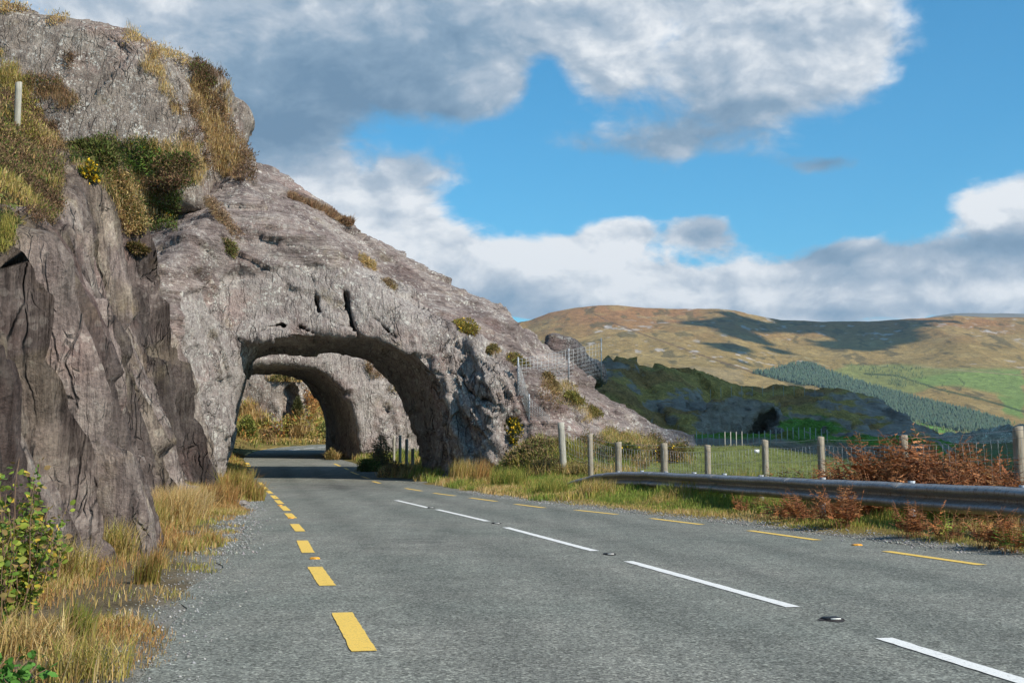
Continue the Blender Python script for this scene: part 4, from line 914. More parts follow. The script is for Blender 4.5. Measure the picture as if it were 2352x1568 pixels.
# --- bushes on the ledge, the slab, the crag
GO = dict(n=2600, leaf=.16, wid=.3, dead=HEATH)
bush_px('gorse_bush', 165, 308, 300, 415, 'dark green gorse bush at the foot of the crag, left end of the ledge thicket', 'gorse bush', GORSE, foot=(235,400), y=50, seed=1, **GO)
bush_px('gorse_bush', 270, 305, 400, 425, 'tall dark green gorse bush in the middle of the thicket below the crag', 'gorse bush', [(.07,.13,.02),(.10,.16,.03),(.08,.10,.02)], foot=(330,405), y=50, seed=2, flowers=20, **GO)
bush_px('gorse_bush', 360, 325, 462, 430, 'rounded green gorse bush at the right end of the thicket beside the bare slab', 'gorse bush', [(.07,.13,.02),(.10,.16,.03),(.17,.10,.06)], foot=(410,425), y=51, seed=3, **GO)
bush_px('heather_clump', 300, 395, 455, 455, 'reddish brown heather clump hanging below the green gorse thicket', 'heather', [(.27,.15,.09),(.20,.11,.07),(.12,.12,.035)], foot=(380,445), y=49, seed=4, **GO)
bush_px('gorse_bush', 300, 450, 412, 535, 'gorse bush with yellow flecks at the lowest point of the ledge thicket', 'gorse bush', GORSE, foot=(350,525), seed=5, flowers=120, grassy=300, gh=.5, **GO)
bush_px('gorse_bush', 178, 370, 225, 425, 'small gorse with bright yellow flowers above the cliff edge', 'gorse bush', GORSE, foot=(200,415), seed=6, flowers=200, n=900, leaf=.10)
bush_px('heather_clump', 290, 555, 345, 588, 'small dark heather clump on the slab beside the cliff edge', 'heather', [(.13,.11,.03),(.17,.11,.05)], foot=(318,582), seed=8, n=900, leaf=.12)
bush_px('heather_clump', 490, 557, 560, 585, 'low moss green clump alone in the middle of the bare slab', 'heather', [(.16,.17,.05),(.13,.12,.04),(.3,.2,.1)], foot=(525,578), seed=9, n=800, leaf=.12, depth=.6)
bush_px('grass_tussock', 445, 488, 585, 522, 'flat mat of dry pinkish grass on the upper slab', 'grass clump', [(.42,.28,.18),(.34,.22,.13)], foot=(515,512), seed=10, n=700, leaf=.10, grassy=900, gh=.30, depth=.5, gcols=[(.42,.28,.16),(.48,.34,.18)])
for i, (a, b2, c_, d_) in enumerate([(655,448,705,470),(695,460,745,488),(735,478,785,506),(770,496,812,524)]):
    bush_px('grass_tussock', a, b2, c_, d_, ['uppermost dry brown grass clump on the slab skyline','second dry grass clump down the slab skyline','third dry grass clump down the slab skyline','lowest dry brown grass clump of the row on the slab skyline'][i], 'grass clump', [(.36,.22,.14),(.28,.17,.10)], foot=((a+c_)/2, d_), seed=11+i, n=500, leaf=.12, grassy=700, gh=.4, y=61, gcols=[(.44,.30,.17),(.36,.22,.13)], group='dry grass along the slab skyline')
bush_px('grass_tussock', 815, 585, 868, 622, 'dry tan grass tuft on the slab above the two arch cracks', 'grass clump', STRAW, foot=(842,617), seed=16, n=400, leaf=.1, grassy=500, gh=.3)
bush_px('heather_clump', 865, 640, 912, 664, 'small brown heather tuft just right above the arch cracks', 'heather', [(.22,.14,.08),(.30,.22,.12)], foot=(888,660), seed=17, n=500, leaf=.1, grassy=200, gh=.25)
bush_px('gorse_bush', 1035, 738, 1120, 786, 'golden green gorse cushion on the slab right of the arch crown', 'gorse bush', [(.24,.19,.04),(.17,.17,.04),(.30,.20,.05)], foot=(1078,780), seed=18, n=2200, leaf=.12, flowers=60, depth=.7)
bush_px('gorse_bush', 1105, 790, 1150, 818, 'small dry tuft below the golden gorse cushion on the slab', 'gorse bush', [(.27,.20,.07),(.17,.15,.05)], foot=(1128,814), seed=19, n=700, leaf=.1, grassy=200, gh=.25)
bush_px('gorse_bush', 1152, 803, 1218, 866, 'olive gorse bush behind the leftmost steel post of the mesh fence', 'gorse bush', [(.24,.18,.04),(.14,.14,.04),(.2,.14,.06)], foot=(1185,858), seed=20, n=2000, leaf=.12, flowers=30, depth=.7)
bush_px('gorse_bush', 1235, 862, 1292, 905, 'brown gorse bush below the mesh fence, upper one of three in line', 'gorse bush', [(.26,.17,.08),(.2,.15,.05)], foot=(1262,898), seed=21, n=1400, leaf=.12, grassy=300, gh=.4, depth=.7)
bush_px('gorse_bush', 1282, 893, 1345, 938, 'olive gorse bush on the lower slab, middle one of three in line', 'gorse bush', [(.22,.17,.04),(.15,.15,.04)], foot=(1312,930), seed=22, n=1400, leaf=.12, depth=.7)
bush_px('gorse_bush', 1342, 932, 1384, 965, 'small gorse on the lower slab, lowest of three in line', 'gorse bush', [(.22,.17,.04),(.15,.15,.04)], foot=(1362,958), seed=23, n=800, leaf=.12, depth=.7)
bush_px('gorse_bush', 1385, 978, 1490, 1052, 'wide green gorse bush at the foot of the slab behind the fence', 'gorse bush', GORSE, foot=(1430,1045), seed=24, n=2600, leaf=.12, flowers=25, depth=.6, grassy=200, gh=.4)
bush_px('heather_clump', 1470, 1000, 1560, 1068, 'reddish brown heather bank with a few yellow flowers at the slab foot', 'heather', [(.28,.16,.08),(.2,.13,.06),(.13,.13,.03)], foot=(1515,1060), seed=25, n=2200, leaf=.12, flowers=60, depth=.6)
bush_px('gorse_bush', 1525, 1000, 1592, 1065, 'olive gorse bush at the pointed right end of the slab', 'gorse bush', [(.19,.16,.05),(.13,.13,.03),(.25,.18,.08)], foot=(1560,1056), seed=26, n=2000, leaf=.12, depth=.7)
bush_px('gorse_bush', 1142, 940, 1220, 1018, 'gorse covered in bright yellow flowers beside the arch pillar', 'gorse bush', GORSE, foot=(1182,1012), seed=27, n=2600, leaf=.13, flowers=520, y=47)
bush_px('bramble_shrub', 1165, 1010, 1330, 1085, 'tangled brown and green shrub on the bank between the arch pillar and fence', 'shrub', [(.15,.12,.05),(.22,.17,.07),(.13,.16,.04),(.26,.17,.09)], foot=(1245,1082), seed=28, n=6000, leaf=.12, nb=12, grassy=600, gh=.7, gcols=OLIVE)
bush_px('bramble_shrub', 1250, 1040, 1370, 1095, 'low olive shrub in front of the leaning fence post', 'shrub', [(.22,.19,.06),(.17,.13,.06)], foot=(1310,1092), seed=29, n=3000, leaf=.10, nb=9, grassy=800, gh=.6, gcols=OLIVE+STRAW)
# crag growth and the thick mat on the ledge: cover rooted where the lines of sight meet the rock
def px_carpet(name, polys, n, label, seed, size=.16, up=.8, per=5, keys=None, ymax=75, ymin=0):
    r = np.random.default_rng(seed); B = Bag()
    for poly, frac, mix in polys:
        pa = np.array(poly, float); m = int(n*frac); uu_ = r.uniform(pa[:,0].min()-8, pa[:,0].max()+8, m*2); vv_ = r.uniform(pa[:,1].min()-8, pa[:,1].max()+8, m*2)
        nz_ = fbm(np.stack([uu_*.03, vv_*.03, 0*uu_], -1), 1.0, 4, seed)*26; ok = poly_sdf(uu_.astype(np.float32), vv_.astype(np.float32), poly) < nz_-2
        Ps=[]; Ns=[]
        for a, b_ in zip(uu_[ok][:m], vv_[ok][:m]):
            h_ = hit(a, b_, keys)
            if h_ is not None and ymin < h_[0][1] < ymax: Ps.append(h_[0]); Ns.append(h_[1])
        if not Ps: continue
        Ps = np.repeat(np.array(Ps), per, 0); Ns = np.repeat(np.array(Ns), per, 0); k = len(Ps); sc = size*np.clip(Ps[:,1]/52, .2, 1.2); Ps = Ps + r.normal(0, 1, (k, 3))*sc[:,None]*.7 + Ns*(r.uniform(-.3, 1.6, k)*sc)[:,None]
        cl = fbm(Ps, .55, 3, seed+3)+r.normal(0, .10, k); cl2 = fbm(Ps, 1.2, 3, seed+5)
        dark, mid_, gr = mix; isg = cl > .20
        col = np.where((cl < -.08)[:,None], pick(dark, k, .35, r), pick(mid_, k, .35, r))
        D = Ns + np.array([0,0,up]); a_ = ~isg; B.add(*spikes(Ps[a_], D[a_], sc[a_]*r.uniform(.5,1.3,a_.sum()), sc[a_]*.3, col[a_], r, .75))
        Pg = Ps[isg]; B.add(*blades(Pg, sc[isg]*r.uniform(1.0, 2.5, len(Pg)), sc[isg]*.12, pick(gr, len(Pg), .3, r), .5, (.3,-.5), r))
    return add_obj(name, B.mesh(name), M_LEAF, kind='stuff', label=label)
HB = [(.17,.10,.06),(.24,.14,.08),(.12,.085,.04)]; HM = [(.32,.19,.10),(.26,.18,.08),(.38,.24,.13)]; GD = [(.07,.12,.02),(.10,.15,.03),(.14,.11,.04)]; GM = [(.11,.16,.03),(.16,.18,.04),(.27,.18,.09)]
px_carpet('heath', [([(150,330),(240,318),(460,335),(462,425),(420,440),(410,535),(305,535),(262,470),(215,400),(165,385)], .34, (GD,GM,STRAW)),
    ([(238,385),(300,400),(345,470),(330,545),(285,540),(262,480)], .14, (STRAW,STRAW+HM,STRAW)),
    ([(0,300),(80,330),(140,390),(150,470),(125,520),(70,520),(50,470),(0,450)], .22, (HB,HM+GM,STRAW+OLIVE)),
    ([(0,120),(60,180),(95,250),(120,320),(0,330)], .16, (HB,HM+OLIVE,OLIVE+STRAW)), ([(0,455),(40,490),(35,560),(0,570)], .05, (GD,GM,OLIVE)),([(60,240),(130,290),(150,345),(90,350)], .09, (HB,HM,STRAW))], 13000, 'thick mat of heather, gorse and straw grass on the ledge between cliff and crag', 31, size=.13)
px_carpet('heath', [([(325,112),(345,125),(395,200),(440,300),(455,385),(425,345),(400,275),(365,200),(335,150)], .22, (HB,HM,STRAW)),
    ([(440,140),(510,160),(515,215),(455,210)], .10, (HB,HB+GM,HB)), ([(432,180),(520,200),(520,260),(560,330),(590,415),(470,400),(440,300),(425,240)], .42, (HB,HM,STRAW+HM)),
    ([(60,170),(140,180),(180,240),(150,250),(90,225)], .08, (HB,HM+GM,HM)), ([(128,110),(180,120),(175,170),(150,165)], .03, (HB,HM,HM)), ([(0,5),(90,20),(160,45),(140,55),(60,30),(0,22)], .08, (STRAW,STRAW+HM,STRAW)), ([(255,40),(300,62),(320,95),(305,95),(280,60)], .03, (STRAW,STRAW,STRAW)), ([(330,95),(440,145),(430,155),(330,110)], .04, (STRAW,STRAW,STRAW))], 9000, 'heather and dry grass growing in the gullies and along the crest of the crag', 33, size=.12)
px_carpet('heath', [([(1235,862),(1290,868),(1350,925),(1390,960),(1360,968),(1300,935),(1240,905)], .18, (HM,[(.26,.19,.05),(.18,.17,.05)],STRAW)), ([(1310,1025),(1390,990),(1490,998),(1530,1012),(1585,1022),(1588,1062),(1500,1072),(1400,1062),(1310,1055)], .60, (HM+GM,GM+HM,OLIVE+STRAW))], 6500, 'low heather, gorse and grass on the slab, along its foot and on the crest of the far arch', 35, size=.095, ymax=95)
px_carpet('heath', [([(820,810),(860,818),(905,852),(942,900),(925,908),(880,872),(835,838)], 1.0, (HM,HM+GM,STRAW))], 1500, 'brown heather and green tufts along the slope of the far arch seen through the near one', 36, size=.11, ymax=100, ymin=68)
for i, (a, b2, c_, d_, cols, lb) in enumerate([(1165,1000,1262,1084,[(.16,.12,.06),(.24,.17,.08),(.13,.15,.04)],'dark tangled shrub right beside the arch pillar under the yellow gorse'),(1215,1018,1325,1088,[(.27,.19,.09),(.18,.13,.06),(.16,.17,.05)],'brown thorny shrub on the bank left of the leaning fence post'),(1290,1042,1385,1096,[(.24,.21,.07),(.2,.15,.06)],'olive brown shrub below the two leftmost fence posts')]):
    bush_px('bramble_shrub', a, b2, c_, d_, lb, 'shrub', cols, foot=((a+c_)/2, d_+4), seed=160+i, n=7000, leaf=.10, nb=14, grassy=700, gh=.7, gcols=OLIVE+STRAW, keys=['ground'])
YG = [(.34,.36,.08),(.26,.29,.07),(.42,.38,.12)]; OR = [(.50,.24,.07),(.42,.19,.06),(.5,.32,.12)]
px_carpet('roadside_scrub', [([(540,930),(585,925),(600,965),(690,962),(705,935),(775,935),(775,1017),(540,1017)], .62, (OR+YG+BROWNG,YG+OLIVE,STRAW)), ([(702,905),(722,890),(790,895),(790,945),(705,945)], .25, (OR,OR,OR+YG)), ([(700,850),(790,850),(790,895),(705,895)], .13, (YG,YG,YG+STRAW))], 3000, 'mixed autumn scrub of yellow green, orange and straw filling the outside of the bend beyond the arches', 37, size=.28, ymax=175, ymin=98)
# between the arches, and beyond the far one
bush_px('willow_shrub', 850, 940, 905, 1070, 'slender grey leaved shrub on the verge between the two arches', 'shrub', [(.15,.15,.07),(.22,.2,.11),(.18,.12,.07)], foot=(877,1080), seed=60, n=1800, leaf=.14, nb=9, y=60)
bush_px('bramble_shrub', 815, 1030, 875, 1085, 'leafy green shrub at the foot of the far arch pillar', 'shrub', [(.12,.17,.04),(.08,.12,.03),(.2,.19,.06)], foot=(842,1086), seed=61, n=2200, leaf=.14, y=62)
bush_px('bramble_shrub', 870, 1050, 950, 1098, 'brown grassy thicket on the verge seen under the near arch', 'shrub', [(.24,.16,.09),(.2,.17,.06)], foot=(910,1096), seed=62, n=2200, leaf=.13, grassy=900, gh=.7, y=58)
for i, (a, b2, c_, d_, cols, lb, fl) in enumerate([(540,925,588,1010,[(.24,.27,.06),(.2,.2,.05)],'yellow green bush left of the outcrop beyond the far arch',0),(565,965,640,1015,[(.34,.21,.1),(.27,.2,.08)],'brown bush in front of the outcrop beyond the far arch',0),
    (620,940,690,1010,[(.19,.19,.08),(.25,.22,.1)],'pale green willow bush below the outcrop',0),(640,985,680,1016,[(.13,.19,.04)],'gorse with yellow flowers at the bend, left one of the pair',160),(675,978,718,1014,[(.16,.2,.04)],'gorse with yellow flowers at the bend, right one of the pair',220),
    (700,900,772,960,[(.36,.15,.05),(.42,.21,.06)],'rust orange bracken bank under the hillside fence',0),(690,945,775,1010,[(.17,.2,.06),(.23,.22,.08)],'tall green bush right of the yellow gorse at the bend',60),
    (600,843,690,872,[(.16,.15,.04),(.24,.18,.07)],'olive growth along the top of the outcrop beyond the far arch',0),(672,905,695,950,[(.14,.14,.05)],'dark ivy in the cleft of the outcrop',0),(540,1000,760,1018,STRAW+OLIVE,'strip of dry grass and low growth along the outside of the bend',60),(748,1020,775,1058,[(.25,.22,.07),(.3,.2,.08)],'yellowish shrub against the dark far pillar',0)]):
    bush_px('roadside_bush', a, b2, c_, d_, lb, 'bush', cols, foot=((a+c_)/2, d_), seed=70+i, n=2400, leaf=.28 if i < 10 else .16, flowers=fl, depth=.5, y=118, keys=None, grassy=300, gh=.8)
print('bushes', time.time()-T0)

# --- big straw tussocks and rushes on the left verge
def gp(u, v): p = px_ground(u, v); return (p[0], p[1], G1(p[0], p[1]))
tussock(gp(385,1215), .62, .42, 1500, STRAW, 'largest straw coloured grass tussock, leaning against the foot of the left cliff', w=.009, lean=.5)
tussock(gp(330,1225), .50, .35, 900, STRAW+OLIVE, 'straw and green grass tussock just left of the largest one', w=.009)
tussock(gp(405,1195), .66, .5, 1500, STRAW+[(.72,.54,.32)], 'widest pinkish straw tussock, spilling from the cliff foot towards the gravel', w=.009, lean=.6)
tussock(gp(440,1180), .60, .40, 1000, STRAW, 'tall pale grass tussock right of the largest one near the cliff foot', w=.011)
tussock(gp(540,1150), .85, .45, 1100, BROWNG+OLIVE, 'tall reddish seed grass at the left corner before the arch', w=.013, lean=.28)
tussock(gp(575,1150), .55, .35, 800, OLIVE+BROWNG, 'green brown grass clump touching the road edge before the arch', w=.013, lean=.35)
tussock(gp(505,1165), .6, .4, 800, BROWNG, 'orange brown grass clump beside the pale flat stone', w=.012, lean=.35)
tussock(gp(165,1470), .30, .10, 260, [(.20,.25,.04),(.25,.27,.06),(.38,.26,.08)], 'green rush clump in the lower left foreground', 'rush_clump', w=.006, lean=.16)
tussock(gp(190,1478), .26, .08, 160, [(.22,.26,.04),(.35,.26,.08)], 'smaller rush clump touching the lower left green one', 'rush_clump', w=.006, lean=.18)
tussock(gp(335,1345), .30, .13, 260, [(.22,.20,.04),(.30,.22,.06),(.36,.20,.08)], 'upright olive rush clump by the muddy patch of the left verge', 'rush_clump', w=.007, lean=.16)
tussock(gp(360,1310), .26, .10, 160, BROWNG, 'brown rush clump behind the olive one on the left verge', 'rush_clump', w=.007, lean=.18)
tussock(gp(265,1290), .50, .22, 500, OLIVE+STRAW, 'green yellow grass clump at the cliff foot in the middle of the left verge', w=.008)
tussock(gp(150,1330), .45, .25, 500, OLIVE+STRAW, 'olive grass clump under the leafy shrub at the cliff foot', w=.007)
tussock(gp(60,1500), .34, .28, 500, STRAW, 'long pale grass sprawling at the lower left edge', w=.006, lean=.7)
tussock(gp(190,1560), .30, .25, 450, STRAW+OLIVE, 'long dry grass at the bottom left corner by the gravel', w=.006, lean=.7)
tussock(gp(485,1255), .22, .15, 260, OLIVE+BROWNG, 'small grass tuft on the gravel beside the road edge', w=.008)
tussock(gp(430,1268), .2, .2, 300, OLIVE+STRAW, 'low yellowish grass tuft between gravel patches', w=.008)
# right side clumps
tussock(gp(1060,1112), .95, .5, 900, STRAW+OLIVE, 'tall seed grass in front of the near arch pillar', w=.013, lean=.22)
tussock(gp(1105,1118), 1.0, .4, 500, BROWNG, 'tall reddish grass stems at the right foot of the arch pillar', w=.012, lean=.2)
tussock(gp(1165,1125), .75, .6, 1200, OLIVE+GREEN, 'bushy green grass at the bank foot right of the arch pillar', w=.013)
tussock(gp(1265,1140), .55, .5, 1200, GREEN+OLIVE, 'bright green grass clump before the buried end of the rail', w=.012)
tussock(gp(1370,1150), .50, .5, 1000, OLIVE+STRAW, 'tall grass clump at the buried end of the rail', w=.012)
def spt(s, t, dz=-.02): x, y = st2xy(s, t); return (x, y, G1(x, y)+dz)
ORD = ['first','second','third','fourth','fifth','sixth','seventh','eighth','ninth','tenth','eleventh','twelfth','thirteenth','fourteenth']
for i in range(9):
    s = 34.5 - i*2.6 + rng.uniform(-.3, .3); t = 9.55 + rng.uniform(-.3, .9); tussock(spt(s, t), rng.uniform(.2, .36), rng.uniform(.2, .38), 260, [GREEN+OLIVE, OLIVE+STRAW, STRAW][i % 3], 'grass clump at the foot of the steel rail, %s from its buried end' % ORD[i], w=.008 if s < 24 else .011, group='grass clumps along the rail')

# --- leafy yellow-green shrub at the lower left
def leaf_shrub(c, label, nst=16, hgt=.9, spread=.4, leaf=.055, seed=1, cols=None, nl=26):
    r = np.random.default_rng(seed); root = empty('leafy_shrub', tuple(c), label, 'shrub'); St = Bag(); Lf = Bag(); cols = cols or [(.22,.30,.045),(.15,.25,.04),(.34,.38,.06),(.11,.19,.04),(.26,.30,.06),(.50,.36,.05),(.30,.20,.08)]
    for k in range(nst):
        a = r.uniform(0, 2*math.pi); top = np.array([math.cos(a)*spread*r.uniform(.2, 1), math.sin(a)*spread*r.uniform(.2, 1), hgt*r.uniform(.55, 1.05)]); base = top*np.array([.15,.15,0]); q = np.linspace(0, 1, 9)[:,None]
        pts = base*(1-q) + top*q + np.stack([np.sin(q[:,0]*5+k)*.03, np.cos(q[:,0]*4+k)*.03, 0*q[:,0]], 1); St.add(*tube(pts, np.linspace(.006, .002, 9), 4, (.20,.13,.08)))
        for j in range(nl):
            f = r.uniform(.2, 1); i0 = min(int(f*8), 7); p = pts[i0] + (pts[i0+1]-pts[i0])*(f*8-i0); d = np.array([r.normal(), r.normal(), r.normal()*.5+.2]); d /= np.linalg.norm(d); sgn = r.normal(0, 1, 3); sv = np.cross(d, sgn); sv /= np.linalg.norm(sv); L = leaf*r.uniform(.55, 1.25)
            p = p + d*.03; nrm_ = np.cross(d, sv); V = np.array([p, p+d*L*.3+sv*L*.33, p+d*L*.7+sv*L*.28, p+d*L-nrm_*L*.1, p+d*L*.7-sv*L*.28, p+d*L*.3-sv*L*.33, p+d*L*.5-nrm_*L*.10], np.float32)
            T = np.array([(6,0,1),(6,1,2),(6,2,3),(6,3,4),(6,4,5),(6,5,0)]); Lf.add(V, None, T, np.tile(pick(cols, 1, .2, r), (7, 1)))
    add_obj('stem', St.mesh('stem'), M_STEM, root); add_obj('foliage', Lf.mesh('foliage'), M_LEAF, root); return root
def spt2(u, v, y): p = unproj(u, v, y); return (p[0], p[1], G1(p[0], p[1])-.02)
leaf_shrub(spt2(25,1400,8.6), 'yellow green leafy shrub at the left frame edge against the dark cliff', 40, 1.15, .36, .045, 1, nl=58)
leaf_shrub(spt2(-30,1400,8.0), 'leafy shrub half out of view at the left frame edge', 14, .8, .3, .055, 2)
leaf_shrub(spt2(115,1330,11.0), 'thin sprig with yellow leaves right of the leafy shrub', 6, .62, .2, .06, 3, nl=12)
leaf_shrub(spt2(215,1230,15.5), 'small pale leaved sprig growing on the cliff foot', 6, .85, .2, .05, 4, [(.42,.40,.16),(.30,.32,.10)], 14)
leaf_shrub(spt2(20,1590,6.3), 'dark green leafy plant in the bottom left corner', 10, .20, .22, .05, 5, [(.07,.18,.03),(.10,.24,.04)], 16)

# --- bracken
FR = [(.36,.15,.055),(.28,.11,.045),(.42,.20,.08),(.22,.09,.04)]; FG = [(.22,.28,.05),(.16,.24,.04),(.30,.28,.06)]
def bracken(c, n, hgt, rad_, label, cols=FR, seed=1, group=None, k=1.):
    r = np.random.default_rng(seed); root = empty('bracken_clump', tuple(c), label, 'bracken', group); Fd = Bag(); St = Bag()
    for i in range(n):
        a = r.uniform(0, 2*math.pi); L = hgt*r.uniform(.7, 1.45); b0 = np.array([math.cos(a)*rad_*r.uniform(0, 1), math.sin(a)*rad_*r.uniform(0, 1), -.03]); a2 = a + r.normal(0, .9); out = r.uniform(.15, .6); q = np.linspace(0, 1, 9)
        pts = np.stack([b0[0]+math.cos(a2)*out*L*q**1.5, b0[1]+math.sin(a2)*out*L*q**1.5, b0[2]+L*(q-.38*q**3.0*out)], 1); St.add(*tube(pts, np.linspace(.005, .002, 9)*k, 3, (.25,.12,.06)))
        col = pick(cols, 1, .25, r)[0]; V=[]; Q=[]; C=[]
        for f in np.linspace(.28, .98, 11):
            i0 = min(int(f*8), 7); p = pts[i0]+(pts[i0+1]-pts[i0])*(f*8-i0); d = pts[i0+1]-pts[i0]; d /= np.linalg.norm(d); side = np.cross(d, [0,0,1]); side /= max(np.linalg.norm(side), 1e-6); pl = L*.34*(1.12-f)*r.uniform(.7, 1.2)
            for sg in (-1, 1):
                e = side*sg*.9 + d*.45 + np.array([0,0,r.uniform(-.6,.15)]); e /= np.linalg.norm(e); w_ = np.cross(e, r.normal(0,1,3)*.7+np.array([0,0,1.])); w_ /= np.linalg.norm(w_)
                # each pinna is a jagged comb of leaflets
                for g in range(3):
                    p0 = p + e*pl*g/3; p1 = p + e*pl*(g+1.15)/3; ww = pl*.17*(1-g*.25); b_ = len(V); V += [p0, (p0+p1)/2+w_*ww+np.array([0,0,-.2*ww]), p1, (p0+p1)/2-w_*ww]; Q.append((b_, b_+1, b_+2, b_+3)); C += [col*r.uniform(.75, 1.25)]*4
        Fd.add(np.array(V, np.float32), np.array(Q), None, np.array(C, np.float32))
    add_obj('frond', Fd.mesh('frond'), M_LEAF, root); add_obj('stalk', St.mesh('stalk'), M_STEM, root); return root
def br_at(u, y, n, hgt, rad_, label, **k):
    x = (u-1176)/F_PX*y; bracken((x, y, G1(x, y)), n, hgt, rad_, label, **k)
gB = 'rusty bracken behind the rail'
for i, (u, y, n, hg, rd) in enumerate([(1960,23.5,34,.85,.42),(2020,23.0,40,1.15,.5),(2075,22.3,36,.95,.5),(2130,22.0,44,1.22,.55),(2190,21.4,36,.95,.5),(2245,20.8,36,.9,.5),(2300,20.2,30,.8,.5),(2360,18.8,30,.85,.45),(2010,21.5,26,.7,.4),(2120,20.4,26,.7,.4),(2215,19.6,26,.65,.4),(2290,18.9,24,.6,.4)]):
    br_at(u, y, int(n*1.2), hg*.95, rd, ['small bracken plant at the left end of the rusty thicket','bracken plant second from the left in the rusty thicket','bracken plant just left of the half hidden fence post','tallest bracken plant, in the middle of the rusty thicket','bracken plant right of the tallest one in the thicket','low bracken plant on the right slope of the thicket','thin bracken plant near the strongest fence post at the right','bracken plant beside the last fence post at the right frame edge','front bracken plant leaning over the rail, leftmost','front bracken plant leaning over the rail below the tallest one','front bracken plant leaning over the rail, third from left','front bracken plant leaning over the rail at the right end'][i], seed=200+i, group=gB, k=1.4)
br_at(1892, 25.5, 26, .6, .3, 'low brown bracken at the foot of the fence post left of the thicket', seed=220)
br_at(1800, 26.5, 12, .6, .25, 'sparse bracken sprig behind the rail, furthest left', seed=221)
br_at(1705, 24.2, 14, .35, .25, 'small bracken under the rail near the fourth rail post', seed=222)
br_at(1790, 22.2, 18, .42, .3, 'brown bracken in front of the rail with a green frond', cols=FR+FG[:1], seed=223)
br_at(1850, 21.0, 22, .5, .3, 'reddish bracken leaning on the rail left of its joint', seed=224)
br_at(1930, 19.6, 26, .55, .3, 'dark brown bracken below the rail joint', seed=225)
br_at(1745, 22.8, 6, .36, .2, 'green fern below the rail', cols=FG, seed=226)
br_at(2100, 17.4, 20, .42, .3, 'brown bracken between the two nearest rail posts', seed=227)
br_at(2160, 16.8, 18, .38, .25, 'mixed green and brown bracken in front of the rail', cols=FR+FG, seed=228)
br_at(2260, 15.6, 24, .45, .3, 'curled rusty bracken in front of the rail near the right edge', seed=229)
br_at(2330, 15.0, 20, .42, .3, 'green bracken at the right frame edge in front of the rail', cols=FG+FR[:1], seed=230)
print('bracken', time.time()-T0)

# ------------------------------------------------------------------ steel guardrail
def metal(name, base, rough, met=.6, streak=0):
    m, t, b = new_mat(name, rough, .4); b.inputs['Metallic'].default_value = met; c = t.coord('Object'); n = t.noise(c, 3, 7, .65); n2 = t.noise(t.mapping(c, (9,9,1.5)), 3, 5, .7)
    cc = t.ramp(n, [(.3, tuple(x*.75 for x in base)), (.65, base)]); cc = t.mix(t.math('MULTIPLY', t.smooth(n2, .48, .62), .75), cc, (.19,.15,.12)); t.l.new(cc, b.inputs['Base Color']); t.l.new(t.ramp(n2, [(.3,(rough-.15,)*3),(.7,(rough+.2,)*3)]), b.inputs['Roughness']); t.l.new(t.bump(n, .3, .004), b.inputs['Normal']); return m
M_GALV = metal('weathered_galvanised_steel', (.38,.38,.38), .5, .45); M_POST = metal('galvanised_post', (.46,.50,.54), .5, .35)
PROF = np.array([(.018,.155),(.03,.150),(.062,.128),(.083,.100),(.083,.070),(.05,.044),(.008,.018),(.0,0),(.008,-.018),(.05,-.044),(.083,-.070),(.083,-.100),(.062,-.128),(.03,-.150),(.018,-.155)])
PROF = PROF*np.array([1.85,1.28])
RAIL_S = [(-12,10.0,.53),(6,9.95,.53),(12,9.85,.53),(31.2,9.80,.53),(33.0,9.72,.51),(35.2,9.62,.42),(37.2,9.52,.22),(39.0,9.45,.02),(40,9.4,-.1)]
def rail_pt(s):
    a = np.array(RAIL_S); return np.interp(s, a[:,0], a[:,1]), np.interp(s, a[:,0], a[:,2])
def rail_xyz(s, off, dz):
    t, zc = rail_pt(s); x, y = st2xy(s, t-off); gx_, gy_ = st2xy(s, t); return np.array([x, y, float(zroad(gy_)) + zc + dz])
rail = empty('guardrail', spt(26, 9.8), 'long grey steel crash barrier curving along the right side of the road', 'guardrail')
def beam(sa, sb, proud):
    S = np.arange(sa, sb+.01, .25); V = []; n = len(PROF)
    for side in (0, 1):
        for s in S:
            w_ = .008*math.sin(s*1.7)+.006*math.sin(s*4.1)
            for (o_, z_) in PROF: V.append(rail_xyz(s, o_ + proud + (.0035 if side == 0 else 0) + w_*.4, z_ + w_*.5))
    V = np.array(V); m = len(S); f = grid_faces(m, n); f2 = grid_faces(m, n)[:, ::-1] + m*n; e = []
    for i in range(m-1):
        for j in (0, n-1): q = (i*n+j, (i+1)*n+j, (i+1)*n+j+m*n, i*n+j+m*n); e.append(q if j == 0 else q[::-1])
    for i in (0, m-1):
        for j in range(n-1): q = (i*n+j, i*n+j+1, i*n+j+1+m*n, i*n+j+m*n); e.append(q)
    add_obj('beam', np_mesh('beam', V - np.array(rail.location), [f, f2, np.array(e)], True), M_GALV, rail)
joints = [-9.8, -5.8, -1.8, 2.2, 6.2, 10.2, 14.2, 18.35, 22.4, 26.4, 30.6, 34.6, 38.6]
for i in range(len(joints)-1): beam(joints[i]-.16, joints[i+1]+.16, .008*(i % 2))
def box(B, x0, y0, z0, x1, y1, z1, ax, ay, o, col=(.5,.5,.5)):
    """box in a frame with horizontal axes ax, ay (2-vectors) at o"""
    V = []
    for z_ in (z0, z1):
        for (a_, b_) in ((x0,y0),(x1,y0),(x1,y1),(x0,y1)): V.append((o[0]+ax[0]*a_+ay[0]*b_, o[1]+ax[1]*a_+ay[1]*b_, o[2]+z_))
    B.add(np.array(V, np.float32), np.array([(3,2,1,0),(4,5,6,7),(0,1,5,4),(1,2,6,5),(2,3,7,6),(3,0,4,7)]), None, np.tile(np.array(col, np.float32), (8, 1)))
AX = np.array([CT, ST]); AS = np.array([-ST, CT])      # across and along the road
